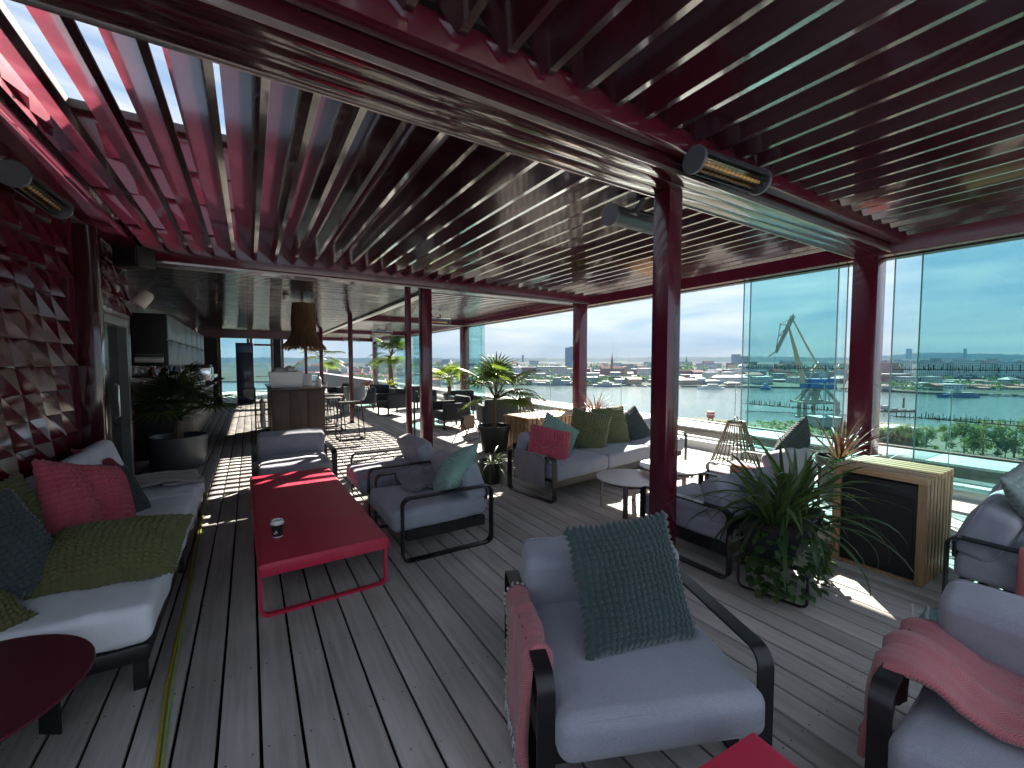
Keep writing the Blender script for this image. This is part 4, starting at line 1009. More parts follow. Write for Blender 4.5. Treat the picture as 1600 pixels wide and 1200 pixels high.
def leafmat(name, col, tip=None, rough=.45):
    m = pm(name, col, rough, .35, 7, 0, 60, rand=.45); b = m.node_tree.nodes['Principled BSDF']; t = m.node_tree
    # leaves let light through
    tl_ = N(t, 'ShaderNodeBsdfTranslucent'); tl_.inputs[0].default_value = (col[0]*1.6, col[1]*1.7, col[2]*.8, 1)
    mxs = N(t, 'ShaderNodeMixShader'); mxs.inputs[0].default_value = .38
    o = [n for n in t.nodes if n.type == 'OUTPUT_MATERIAL'][0]
    t.links.new(b.outputs[0], mxs.inputs[1]); t.links.new(tl_.outputs[0], mxs.inputs[2]); t.links.new(mxs.outputs[0], o.inputs[0])
    return m
l_grass = leafmat('planter_leaf', (.065, .105, .035)); l_dark = leafmat('dark_leaf', (.030, .060, .022)); l_palm = leafmat('palm_leaf', (.085, .125, .030)); l_shade = leafmat('shade_palm_leaf', (.035, .06, .025))  # shade palm leaf: palm green with the shade put into its colour
l_red = leafmat('cordyline_leaf', (.13, .045, .045)); l_yel = leafmat('yellow_leaf', (.34, .26, .04)); l_oran = leafmat('orange_leaf', (.30, .10, .05)); l_dry = leafmat('dry_leaf', (.30, .26, .17)); l_ivy = leafmat('ivy_leaf', (.035, .075, .022))
m_soil = pm('soil', (.02, .015, .01), .95, .3, 40, .6, 60)
m_pot = pm('black_pot', (.016, .017, .019), .5, .15, 6, .08, 50)
rp_ = random.Random(11)
def rosette(t, meshes, mat_, n, z, r0, lean, sc=(.8, 1.15), x=0, y=0, rr=rp_):
    for k in range(n):
        a = rr.uniform(0, 2*math.pi); l = R(rr.uniform(*lean)); q = rr.uniform(0, r0)
        M = T(x + math.cos(a)*q, y + math.sin(a)*q, z, a, l, rr.uniform(-.3, .3)); s = rr.uniform(*sc)
        part('leaf', meshes[rr.randrange(len(meshes))], mat_, t, M @ Matrix.Diagonal((s, s, s, 1)))
# leafy planter between the armchair and the cabinet
pl = thing('leafy_planter', 'bushy green planter of grassy leaves and trailing ivy on a black wire stand', 'plant', T(3.18, 1.47, 0, R(12)))
part('trough', G().add([(-.33,-.12,.26),(.33,-.12,.26),(.33,.12,.26),(-.33,.12,.26),(-.38,-.17,.46),(.38,-.17,.46),(.38,.17,.46),(-.38,.17,.46)], [(0,3,2,1),(4,5,6,7),(0,1,5,4),(1,2,6,5),(2,3,7,6),(3,0,4,7)]), m_pot, pl)
part('soil', G().rbox(-.36, .36, -.15, .15, .44, .47, .01, 2), m_soil, pl)
for s in (-1, 1): part('stand_loop', G().tube([(s*.3, p[0], p[1]) for p in rrect(-.2, .2, .009, .24, .04, 4)] + [(s*.3, .2, .2)], .009, 6), m_dark, pl)
part('stand_rail', G().tube([(-.3, -.2, .2), (.3, -.2, .2)], .008, 6).tube([(-.3, .2, .2), (.3, .2, .2)], .008, 6), m_dark, pl)
gl_ = [leaf_mesh(.62, .032, .9, mat_=l_grass), leaf_mesh(.72, .028, 1.4, mat_=l_grass), leaf_mesh(.5, .036, .6, mat_=l_grass), leaf_mesh(.55, .034, 1.6, mat_=l_grass)]
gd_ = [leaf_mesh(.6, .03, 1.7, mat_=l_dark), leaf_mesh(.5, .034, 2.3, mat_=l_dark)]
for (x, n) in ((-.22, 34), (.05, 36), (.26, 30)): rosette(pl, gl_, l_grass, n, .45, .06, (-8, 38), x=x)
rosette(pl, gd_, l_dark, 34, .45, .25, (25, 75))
iv = leaf_mesh(.05, .045, .5, 3, .1, 'ivy_leaf', l_ivy)
for k in range(330):
    a = rp_.uniform(0, 2*math.pi); zz = rp_.uniform(.06, .46); q = 1 + rp_.uniform(-.05, .15)
    part('ivy_leaf', iv, l_ivy, pl, T(math.cos(a)*.38*q + rp_.uniform(-.05, .05), math.sin(a)*.2*q - (.03 if k % 2 else .0), zz, a, R(rp_.uniform(60, 130)), rp_.uniform(-.5, .5)) @ Matrix.Diagonal((1.2, 1.2, 1.2, 1)))
# fan palms
def fan_mesh(seed, rad=.34, pet=.4, nb=22, span=250, mat_=None):
    rr = random.Random(seed); g = G()
    # petiole
    g.tube([(0, 0, 0), (pet*.35, 0, pet*.45), (pet*.8, 0, pet*.62)], [.011, .008, .006], 5)
    c = Vector((pet*.8, 0, pet*.62)); fx = Vector((.86, 0, .25)).normalized(); fy = Vector((0, 1, 0)); fz = fx.cross(fy)
    for k in range(nb):
        a = R(-span/2 + span*k/(nb-1)); Lb = rad*(.75 + .3*math.cos(a*.55))*rr.uniform(.9, 1.08)
        d = fx*math.cos(a) + fy*math.sin(a); sd_ = fx*-math.sin(a) + fy*math.cos(a); n = 6; v = []; f = []
        for i in range(n+1):
            t = i/n; w = .024*(min(1, .25+2.2*t))*(1-t**3) + .001
            p = c + d*Lb*t + fz*(-.10*rad*t*0) + Vector((0, 0, -1))*(.42*Lb*max(0, t-.35)**1.7*rr.uniform(.9, 1.2)) 
            for s in (-1, 0, 1): v.append(p + sd_*s*w/2 + fz*(abs(s)*-.005))
        for i in range(n):
            for s in (0, 1): f.append((i*3+s, i*3+s+1, (i+1)*3+s+1, (i+1)*3+s))
        g.add(v, f)
    me = g.mesh('palm_leaf', True, 60)
    if mat_: me.materials.append(mat_)
    return me
def palm(t, z, n, mat_, s=1., lean=(-5, 70), seed=0, x=0, y=0, rad=.34, pet=.4):
    rr = random.Random(seed); ms = [fan_mesh(seed*10+k, rad, pet, mat_=mat_) for k in range(4)]
    for k in range(n):
        a = 2*math.pi*(k/n) + rr.uniform(-.35, .35); q = s*rr.uniform(.8, 1.12)
        part('frond', ms[k % 4], mat_, t, T(x, y, z, a, R(rr.uniform(*lean)) - R(30)) @ Matrix.Diagonal((q, q, q, 1)))
def pot_g(r, h): return G().lathe([(.001, 0), (r*.72, 0), (r*.74, .02), (r*.93, h*.86), (r, h*.86), (r, h), (r*.93, h), (r*.88, h*.8), (.001, h*.8)], 32)
pp1 = thing('potted_palm', 'fan palm with a bare stem in a flared black pot beside the three-seat sofa', 'palm', T(3.62, 6.42, 0))
part('pot', pot_g(.29, .46), m_pot, pp1); part('soil', G().lathe([(.001, .4), (.25, .4), (.25, .385), (.001, .385)], 20), m_soil, pp1)
part('trunk', G().tube([(0, 0, .38), (.02, .01, .6), (.0, .0, .8), (.03, .0, .95)], [.05, .035, .03, .035], 8), pm('palm_trunk', (.13, .09, .055), .9, .3, 30, .6, 60), pp1)
palm(pp1, .92, 16, l_palm, 1.25, (-20, 80), 1, .03)
m_potl = pm('smooth_black_pot', (.06, .066, .08), .4, .1, 3, .03, 60)
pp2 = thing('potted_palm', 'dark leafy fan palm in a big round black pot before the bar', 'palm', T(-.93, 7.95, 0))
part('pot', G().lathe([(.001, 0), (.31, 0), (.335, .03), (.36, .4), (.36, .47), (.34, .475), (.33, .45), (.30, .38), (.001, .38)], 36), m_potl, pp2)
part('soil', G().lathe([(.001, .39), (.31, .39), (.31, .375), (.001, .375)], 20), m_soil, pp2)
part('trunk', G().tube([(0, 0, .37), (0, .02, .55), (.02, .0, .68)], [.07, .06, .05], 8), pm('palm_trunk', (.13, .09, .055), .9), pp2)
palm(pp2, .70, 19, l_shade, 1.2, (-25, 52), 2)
pp3 = thing('potted_palm', 'small bright yellow-green palm against the glass edge behind the black chairs', 'palm', T(6.15, 14.2, 0))
part('pot', pot_g(.25, .45), m_pot, pp3); part('trunk', G().tube([(0, 0, .4), (0, 0, .72)], [.09, .07], 8), pm('palm_trunk', (.13, .09, .055), .9), pp3)
l_bright = leafmat('bright_palm_leaf', (.17, .24, .04))
palm(pp3, .70, 12, l_bright, 1.4, (-20, 35), 3)
pp4 = thing('potted_palm', 'tall hazy palm with a thick leaning trunk far down the terrace', 'palm', T(6.0, 21.0, 0))
part('pot', pot_g(.3, .5), m_pot, pp4); part('trunk', G().tube([(0, 0, .45), (-.05, 0, 1.2), (-.1, 0, 1.9)], [.13, .11, .08], 8), pm('palm_trunk', (.13, .09, .055), .9), pp4)
palm(pp4, 1.88, 18, l_palm, 1.9, (-10, 95), 4)
pp5 = thing('potted_palm', 'slim palm beyond the thin posts above the bar counter', 'palm', T(3.3, 25.0, 0))
part('pot', pot_g(.3, .5), m_pot, pp5); part('trunk', G().tube([(0, 0, .45), (.03, 0, 1.2), (0, 0, 1.8)], [.08, .06, .05], 8), pm('palm_trunk', (.13, .09, .055), .9), pp5)
palm(pp5, 1.78, 12, l_palm, 1.9, (20, 90), 5)
# cordylines and box plants
def spiky(name, lab, x, y, z, mat_, n, Ls, lean, pot=None, w=.026, seed=1, cat='plant', droop=(.5, 1.3)):
    t = thing(name, lab, cat, T(x, y, z)); rr = random.Random(seed)
    if pot: part('pot', pot_g(*pot), m_pot, t); z0 = pot[1]*.85
    else: z0 = .02
    ms = [leaf_mesh(Ls*q, w, d, mat_=mat_) for q, d in ((1, droop[0]), (.85, droop[1]), (1.1, (droop[0]+droop[1])/2))]
    rosette(t, ms, mat_, n, z0, .03, lean, rr=rr)
    return t
spiky('cordyline', 'red cordyline with thin spiky leaves at the foot of the corner column', 5.62, 2.06, 0, l_red, 44, .62, (-5, 75), (.22, .5), .03, 21)
spiky('cordyline', 'pinkish red cordyline standing behind the three-seat sofa at the glass edge', 5.95, 6.35, 0, l_red, 40, .6, (-5, 55), (.2, .5), .03, 22)
spiky('cordyline', 'small orange cordyline left of the column behind the three-seat sofa', 5.25, 6.55, 0, l_oran, 22, .34, (0, 60), (.18, .46), .05, 23)
spiky('croton', 'yellow leaved croton next to the slatted wooden box behind the sofa', 4.95, 6.5, 0, l_yel, 22, .30, (0, 60), (.18, .5), .075, 24)
spiky('dry_grass', 'pale dry grass arching in front of the slatted wooden box behind the sofa', 3.9, 5.35, 0, l_dry, 40, .72, (0, 70), (.2, .3), .013, 25, droop=(.7, 1.9))
spiky('trailing_plant', 'low trailing plant at the left end of the three-seat sofa', 2.63, 4.75, 0, l_grass, 34, .5, (10, 80), (.17, .28), .022, 26, droop=(1.2, 2.4))
spiky('flax', 'green flax tuft beside the slatted cabinet under the red cordyline', 4.85, 1.62, 0, l_grass, 34, .5, (0, 60), (.2, .42), .024, 27)
# slatted boxes and rope lanterns
sbx = thing('slatted_box', 'low box of upright wooden slats with a sunlit top behind the three-seat sofa', 'box', T(4.55, 6.3, 0, R(3)))
for k in range(12):
    part('slat', G().rbox(-.56 + k*.0945, -.56 + k*.0945 + .07, -.35, -.325, 0, .58, .003, 1), m_larchz, sbx)
    part('slat', G().rbox(-.56 + k*.0945, -.56 + k*.0945 + .07, .325, .35, 0, .58, .003, 1), m_larchz, sbx)
for k in range(7):
    for s in (-.585, .56): part('slat', G().rbox(s, s+.025, -.32 + k*.0945, -.32 + k*.0945 + .07, 0, .58, .003, 1), m_larchz, sbx)
part('top', G().rbox(-.6, .6, -.37, .37, .58, .605, .004, 1), m_larch, sbx)
sb2 = copy_tree(sbx); sb2.location = (4.2, 17.5, 0); sb2['label'] = 'slatted wooden planter box far down the terrace under the far column'
spiky('croton', 'yellow flowering plant on the far slatted box', 4.85, 17.3, .6, l_yel, 18, .5, (0, 60), None, .08, 30); spiky('cordyline', 'reddish spiky plant on the far slatted box', 4.0, 17.4, .6, l_oran, 24, .5, (0, 60), None, .04, 31)
def lantern(lab, x, y, h, r0, r1, n=30):
    t = thing('rope_lantern', lab, 'lantern', T(x, y, 0, .2))
    ml = pm('lantern_rope', (.16, .125, .085), .8, .3, 40, .3, 200)
    for k in range(n):
        a = 2*math.pi*k/n
        part('rib', G().tube([(r1*math.cos(a), r1*math.sin(a), .015), (r0*1.15*math.cos(a)*.98, r0*1.15*math.sin(a)*.98, h*.9), (r0*math.cos(a), r0*math.sin(a), h)], .0085, 5), ml, t)
    for z, r in ((.02, r1), (h*.5, (r0*1.12+r1)/2), (h, r0)):
        part('hoop', G().tube([(r*math.cos(2*math.pi*k/28), r*math.sin(2*math.pi*k/28), z) for k in range(29)], .009, 5, False), m_dark, t)
    part('handle', G().tube([(-r0*.8, 0, h), (-r0*.5, 0, h+.06), (0, 0, h+.08), (r0*.5, 0, h+.06), (r0*.8, 0, h)], .008, 6), m_dark, t)
    part('candle', G().lathe([(.001, .02), (.07, .02), (.07, .2), (.001, .2)], 16), m_white, t)
    return t
lantern('tall ribbed rope lantern standing on the deck before the parapet, right of the sofa', 6.25, 3.62, .66, .12, .34)
lantern('small ribbed rope lantern standing behind the slatted wooden box', 6.3, 9.4, .62, .1, .3)

# ================================================================== FAR END OF THE TERRACE
f_char = fabric('charcoal_upholstery', (.035, .04, .045), (.02, .024, .028))
def tubchair():
    t = thing('lounge_chair', '', 'chair')
    part('seat', G().rbox(-.34, .34, -.32, .34, .22, .42, .05, 3), f_char, t)
    part('backrest', G().rbox(-.36, .36, -.40, -.26, .22, .76, .06, 3), f_char, t)
    for s in (-1, 1):
        part('armrest', G().rbox(s*.36-.055, s*.36+.055, -.36, .32, .22, .62, .04, 3), f_char, t)
        part('leg', G().box(s*.33-.02, s*.33+.02, .26, .30, 0, .22), m_frame, t); part('leg', G().box(s*.33-.02, s*.33+.02, -.34, -.30, 0, .22), m_frame, t)
    return t
spots = [(4.05, 9.35, 180, 'black lounge chair seen from behind just right of the twin posts'), (5.2, 10.9, -100, 'black lounge chair with rounded back by the teal panes behind the potted palm'), (4.75, 8.3, 75, 'dark lounge chair directly behind the potted palm'), (3.6, 12.6, 190, 'black lounge chair farther back between the twin posts'), (3.15, 14.4, 170, 'black lounge chair left of the twin posts near the small wire table'), (2.9, 17.0, 200, 'dark lounge chair behind the thin red post'), (5.0, 13.9, -80, 'dark lounge chair under the small bright palm'), (1.9, 18.6, -60, 'dark lounge chair beyond the bar stools, left of the thin red post'), (4.1, 15.6, -90, 'dark lounge chair in front of the far slatted box')]
tc0 = None
for (x, y, a, lb) in spots:
    c = tubchair() if tc0 is None else copy_tree(tc0); tc0 = tc0 or c
    c.location = (x, y, 0); c.rotation_euler = (0, 0, R(a - 90)); c['label'] = lb; c['group'] = 'dark lounge chairs at the far end'
# woven round chair
wc = thing('shell_chair', 'grey rounded shell chair beside the thin red post', 'chair', T(2.75, 13.6, 0))
part('shell', G().lathe([(.001, .38), (.26, .40), (.33, .55), (.33, .82), (.30, .82), (.30, .57), (.001, .44)], 24), pm('grey_shell', (.22, .25, .28), .5), wc)
for k in range(4): part('leg', G().tube([(.15*math.cos(k*1.57+.8), .15*math.sin(k*1.57+.8), .4), (.26*math.cos(k*1.57+.8), .26*math.sin(k*1.57+.8), 0)], .012, 6), m_frame, wc)
def wire_table(x, y, lab, z=.46, r=.3):
    t = thing('wire_table', lab, 'side table', T(x, y, 0))
    part('top', G().lathe([(.001, z-.01), (r, z-.01), (r, z), (.001, z)], 28), m_rose, t)
    for k in range(3):
        a = k*2.09 + .4; part('leg', G().tube([(r*.7*math.cos(a), r*.7*math.sin(a), z-.01), (r*.95*math.cos(a), r*.95*math.sin(a), .0)], .009, 6), m_frame, t)
    part('shelf_ring', G().tube([(r*.85*math.cos(2*math.pi*k/20), r*.85*math.sin(2*math.pi*k/20), z*.45) for k in range(21)], .007, 5, False), m_frame, t)
wire_table(4.35, 10.1, 'white topped wire table in front of the black chairs right of the twin posts'); wire_table(3.55, 15.3, 'small wire table among the black chairs beyond the twin posts'); wire_table(2.6, 15.6, 'small wire table behind the thin red post')
# folding chair with a wooden seat block, seen by the pot
fc = thing('folding_chair', 'slim wire chair with a brown folded seat left of the potted palm', 'chair', T(3.75, 7.75, 0, R(30)))
for s in (-.2, .2): part('leg', G().tube([(s, -.2, 0), (s, .12, .62)], .011, 6).tube([(s, .2, 0), (s, -.05, .45)], .011, 6), m_frame, fc)
part('seat', G().rbox(-.2, .2, -.04, .04, .2, .48, .012, 2), pm('brown_seat', (.13, .085, .065), .6), fc)
part('cross_rail', G().tube([(-.2, .12, .62), (.2, .12, .62)], .011, 6).tube([(-.2, -.2, .012), (.2, -.2, .012)], .009, 6), m_frame, fc)
tv = thing('display_stand', 'black stand with a small tilted screen between the twin posts', 'stand', T(2.72, 8.0, 0, R(20)))
part('post', G().tube([(0, 0, 0), (0, 0, 1.0)], .02, 8), m_frame, tv); part('base', G().lathe([(.001, 0), (.18, 0), (.18, .015), (.001, .02)], 20), m_frame, tv); part('screen', G().rbox(-.22, .22, -.02, .02, 1.0, 1.1, .008, 1), m_black, tv)

# ================================================================== HARBOUR AND CITY
m_water = pm('harbour_water', (.10, .135, .13), .12, .15, .01, 0, spec=.5)
def _water():
    t = m_water.node_tree; b = t.nodes['Principled BSDF']
    tcn = N(t, 'ShaderNodeTexCoord'); mpn = N(t, 'ShaderNodeMapping'); mpn.inputs['Scale'].default_value = (1, 2.2, 1); mpn.inputs['Rotation'].default_value = (0, 0, YAW)
    a = N(t, 'ShaderNodeTexNoise'); a.inputs['Scale'].default_value = .12; a.inputs['Detail'].default_value = 6; a.inputs['Roughness'].default_value = .7
    bp = N(t, 'ShaderNodeBump'); bp.inputs['Strength'].default_value = .22; bp.inputs['Distance'].default_value = 1.0
    t.links.new(tcn.outputs['Object'], mpn.inputs[0]); t.links.new(mpn.outputs[0], a.inputs['Vector']); t.links.new(a.outputs['Fac'], bp.inputs['Height']); t.links.new(bp.outputs[0], b.inputs['Normal'])
_water()
wg = G(); wg.add([(-5000, -1400, WATER_Z), (5000, -1400, WATER_Z), (5000, 5400, WATER_Z), (-5000, 5400, WATER_Z)], [(0, 1, 2, 3)])
struct('river_water', wg, m_water, smooth=False)
m_quay = pm('quay_ground', (.12, .115, .09), .95, .3, .03, .3, .5, spec=.05, wear=((.06, .085, .035), .05)); m_stone = pm('quay_stone', (.16, .15, .14), .85, .2, .2)
m_land = pm('far_land', (.05, .06, .045), .95, .3, .01, spec=.05); m_hill = pm('wooded_hills', (.020, .034, .026), .95, .35, .012, spec=.05)
# near quay: shoreline in plan
shore = [(-600, 640), (200, 640), (700, 650), (1000, 656), (1100, 657), (1180, 664), (1300, 662), (1390, 664), (1500, 676), (1600, 688), (1900, 705), (2600, 730)]
sp_ = [W(px, Dat(py)) for px, py in shore]
ng = G(); n = len(sp_)
v = [(x, y, WATER_Z + 1.6) for x, y in sp_] + [(x*.12 + 9, y*.12 - 12, WATER_Z + 1.6) for x, y in sp_] + [(x, y, WATER_Z - 1) for x, y in sp_]
ng.add(v, [(i, i+1, n+i+1, n+i) for i in range(n-1)] + [(2*n+i, 2*n+i+1, i+1, i) for i in range(n-1)])
struct('near_quay', ng, m_quay, smooth=False)
# far bank and hills
far = [(-900, 596), (200, 597), (600, 598), (800, 601), (1000, 604), (1200, 606), (1330, 609), (1450, 616), (1600, 620), (1900, 624), (2600, 630)]
fp = [W(px, Dat(py)) for px, py in far]; n = len(fp)
fgm = G()
rows = [(1.0, 2.2), (1.25, 4), (2.2, 12), (3.4, 20), (4.4, 20)]
v = []
for s, h in rows: v += [(x*s, y*s, WATER_Z + h) for x, y in fp]
v += [(x, y, WATER_Z - 1) for x, y in fp]
f = []
for r_ in range(len(rows)-1): f += [(r_*n+i, r_*n+i+1, (r_+1)*n+i+1, (r_+1)*n+i) for i in range(n-1)]
k = len(rows)*n; f += [(k+i, k+i+1, i+1, i) for i in range(n-1)]
fgm.add(v, f); struct('far_bank', fgm, m_land)
def ridge(name, D, prof, depth, m, seed):
    g = G(); v = []; f = []; px = -900; cols = 0
    while px <= 2500:
        py = 560
        for i in range(len(prof)-1):
            if prof[i][0] <= px <= prof[i+1][0]:
                t = (px-prof[i][0])/(prof[i+1][0]-prof[i][0]); py = prof[i][1]*(1-t) + prof[i+1][1]*t
        py += noise.noise((px*.02, seed, 0))*1.6 + noise.noise((px*.11, seed, 3))*.9 + noise.noise((px*.31, seed, 8))*.5
        for k_, (dd, fz) in enumerate(((-.5, 0), (-.28, .35), (-.1, .8), (0, 1), (.4, .9))):
            x, y = W(px, D + depth*dd); z = Zat(py, D); zb = -30
            v.append((x, y, zb + (z-zb)*fz + noise.noise((px*.05, k_*3, seed))*4*(fz > 0)))
        cols += 1; px += 5
    for i in range(cols-1):
        for k_ in range(4): f.append((i*5+k_, (i+1)*5+k_, (i+1)*5+k_+1, i*5+k_+1))
    g.add(v, f); struct(name, g, m)
ridge('distant_hills', 3900, [(-900, 556), (500, 559), (700, 560), (900, 559), (1060, 557.5), (1180, 557), (1330, 559), (1370, 556), (1450, 551), (1530, 552), (1600, 554), (2500, 556)], 900, m_hill, 2)
ridge('city_hills', 2300, [(-900, 566), (600, 567), (760, 566), (900, 565), (1050, 566), (1200, 566), (1340, 563), (1420, 561), (1600, 562), (2500, 563)], 500, m_land, 6)

fcd = {
 'pale': facade('facade_pale', (.50, .49, .46), (.09, .10, .12)), 'brick': facade('facade_brick', (.25, .10, .065), (.06, .06, .07)), 'grey': facade('facade_grey', (.30, .31, .33), (.06, .07, .09)),
 'white': facade('facade_white', (.55, .55, .54), (.12, .13, .15), 3.6, 3.1), 'glass': facade('facade_glass', (.16, .22, .28), (.05, .08, .12), 2.0, 3.2), 'ochre': facade('facade_ochre', (.42, .32, .18), (.07, .07, .08)), 'plain': pm('plain_concrete', (.36, .33, .29), .9, .15, .3), 'slab': facade('facade_slab', (.55, .56, .56), (.14, .16, .18), 4.2, 3.0)}
m_rgrey = pm('roof_grey', (.24, .24, .25), .6, .2, .1); m_rred = pm('roof_tile', (.24, .085, .055), .8, .2, .1); m_rgreen = pm('roof_copper', (.13, .25, .21), .6, .2, .1); m_rwhite = pm('roof_white', (.38, .38, .38), .6, .1, .1)
def building(px0, px1, ytop, D, lab, mat_='pale', roof='flat', depth=None, zb=None, cat='building', group=None, rz=0., rm=None, name='building'):
    x0, y0 = W((px0+px1)/2, D); w = (px1-px0)*D/FPX; dp = depth or max(10, w*.5); zb = WATER_Z + 3 if zb is None else zb; zt = Zat(ytop, D); h = zt - zb
    t = thing(name, lab, cat, T(x0, y0, zb, -YAW + rz), group)
    rh = min(h*.3, dp*.32) if roof in ('gable', 'hip') else 0
    part('wall', G().box(-w/2, w/2, 0, dp, 0, h-rh), fcd[mat_], t, smooth=False)
    rm = rm or {'flat': m_rgrey, 'gable': m_rred, 'hip': m_rgrey, 'white': m_rwhite}[roof]
    e = .6
    if roof == 'gable': part('roof', G().add([(-w/2-e,-e,h-rh),(w/2+e,-e,h-rh),(w/2+e,dp+e,h-rh),(-w/2-e,dp+e,h-rh),(-w/2-e,dp/2,h),(w/2+e,dp/2,h)], [(0,1,5,4),(2,3,4,5),(1,2,5),(3,0,4),(3,2,1,0)]), rm, t, smooth=False)
    elif roof == 'hip': part('roof', G().add([(-w/2-e,-e,h-rh),(w/2+e,-e,h-rh),(w/2+e,dp+e,h-rh),(-w/2-e,dp+e,h-rh),(-w/2+dp*.4,dp/2,h),(w/2-dp*.4,dp/2,h)] if w > dp else [(-w/2-e,-e,h-rh),(w/2+e,-e,h-rh),(w/2+e,dp+e,h-rh),(-w/2-e,dp+e,h-rh),(-.1,dp/2,h),(.1,dp/2,h)], [(0,1,5,4),(2,3,4,5),(1,2,5),(3,0,4),(3,2,1,0)]), rm, t, smooth=False)
    else: part('roof', G().box(-w/2-.4, w/2+.4, -.4, dp+.4, h, h+.8), rm, t, smooth=False)
    return t, w, h, dp
# landmarks
t, w, h, dp = building(884.5, 904, 543.5, 1750, 'pale blue-grey tower block rising above the skyline left of the brown-red column', 'glass', depth=38)
part('plant_room', G().box(-w*.25, w*.25, 8, 25, h+.8, h+5), m_rgrey, t)
building(690, 703, 562, 1500, 'square grey tower block above the small bright palm', 'grey', depth=40)
for (a, b, yt, lb) in ((1147, 1156.5, 554, 'taller of two blue-grey towers left of the harbour crane'), (1157, 1170, 557, 'lower of two blue-grey towers left of the harbour crane')): building(a, b, yt, 1700, lb, 'grey', depth=25)
building(815.5, 818.5, 555, 2600, 'slim chimney-like tower on the skyline above the potted palm', 'grey', depth=10, name='tower', cat='tower')
building(1418, 1423.5, 545, 3600, 'stubby water tower on the wooded skyline right of the corner column', 'grey', depth=24, zb=0, name='tower', cat='tower')
building(1506, 1509, 545, 3600, 'slim church tower on the wooded skyline at the right', 'brick', depth=14, zb=0, name='tower', cat='tower')
def church(px, ytip, ybody, D, wpx, lab, mat_, rm):
    t, w, h, dp = building(px-wpx, px+wpx, ybody, D, lab, mat_, 'gable', depth=wpx*2*D/FPX*.8, rm=rm, cat='church', name='church')
    tw = 3.2*D/FPX; zt = Zat(ytip, D) - (WATER_Z+3)
    part('tower', G().box(-tw/2, tw/2, -tw*.6, tw*.4, 0, h + (zt-h)*.4), fcd[mat_], t, smooth=False)
    part('spire', G().add([(-tw/2,-tw*.6,h+(zt-h)*.4),(tw/2,-tw*.6,h+(zt-h)*.4),(tw/2,tw*.4,h+(zt-h)*.4),(-tw/2,tw*.4,h+(zt-h)*.4),(0,-tw*.1,zt)], [(0,1,4),(1,2,4),(2,3,4),(3,0,4)]), rm, t, smooth=False)
church(956, 553, 572, 900, 11, 'red brick church with a central tower between the two brown-red columns', 'brick', m_rred)
church(1072, 556, 574, 1250, 5, 'church with a dark pointed spire just right of the middle post', 'grey', m_rgreen)
church(1219, 561, 572, 1500, 6, 'domed dark church tower seen through the teal pane left of the crane jib', 'grey', m_rgreen)
def mast(px, yt, D, lab, r=.9):
    x, y = W(px, D); t = thing('mast', lab, 'mast', T(x, y, -20))
    part('shaft', G().tube([(0, 0, 0), (0, 0, Zat(yt, D)+20)], [r*1.5, r*.5], 6), m_rgrey, t)
    for q in (.6, .8): part('platform', G().lathe([(.1, 0), (r*2, 0), (r*2, 1), (.1, 1)], 8, T(0, 0, (Zat(yt, D)+20)*q)), m_rgrey, t)
mast(957, 531, 3400, 'tallest thin radio mast above the red brick church'); mast(962.5, 546, 3000, 'shorter thin mast right of the radio mast'); mast(982, 553, 2800, 'lowest thin mast between church and middle post')
# waterfront
building(1118, 1172, 586, 690, 'long white harbour building with regular windows and a pale hipped roof left of the crane', 'white', 'hip', depth=18, rm=m_rwhite)
building(1064, 1090, 591, 660, 'pale customs house with a low roof on the far quay, right of the middle post', 'ochre', 'hip', depth=14, rm=m_rwhite)
building(1092, 1104, 588, 668, 'narrow gabled house with a white roof on the far quay', 'pale', 'hip', depth=14, rm=m_rwhite)
building(1106, 1126, 593, 655, 'low grey quay house with a long white roof', 'grey', 'hip', depth=12, rm=m_rwhite)
building(1138, 1158, 597, 640, 'small waterside pavilion with a pale roof', 'ochre', 'hip', depth=12, rm=m_rwhite)
building(1449, 1490, 567, 760, 'left half of the long white apartment block with pale roof and rows of windows', 'white', 'white', depth=16)
building(1491, 1531, 565, 752, 'right half of the long white apartment block with pale roof and rows of windows', 'white', 'white', depth=16)
building(1362, 1424, 585, 640, 'low wide brick and glass quay building right of the corner column', 'brick', 'white', depth=20)
building(1370, 1404, 567, 900, 'pinkish block of flats right of the corner column', 'brick', 'white', depth=20)
building(1534, 1562, 568, 770, 'grey-white flats right of the long white apartment block', 'slab', 'flat', depth=16)
building(1564, 1600, 567, 760, 'grey-white flats at the right edge of the view', 'slab', 'flat', depth=16)
building(1602, 1680, 566, 760, 'long flats beyond the right edge of the view', 'slab', 'flat', depth=16)
building(1424, 1448, 569, 800, 'grey stepped flats left of the long white apartment block', 'slab', 'flat', depth=16)
building(1364, 1391, 607, 545, 'blue quay shed with a white roof right of the corner column', 'glass', 'white', depth=14)
building(940, 975, 572, 880, 'long brick warehouse wings beside the red brick church', 'brick', 'gable', depth=16)
building(840, 886, 573, 900, 'long pale-roofed hall on the far side left of the brown-red column', 'pale', 'white', depth=30)
building(795, 838, 574, 930, 'reddish block with a pale roof above the potted palm', 'brick', 'white', depth=30)
building(966, 980, 573, 930, 'flat building with a cream roof right of the red brick church', 'ochre', 'white', depth=20)
building(1000, 1018, 576, 800, 'white flat-roofed block left of the middle post', 'white', 'white', depth=20)
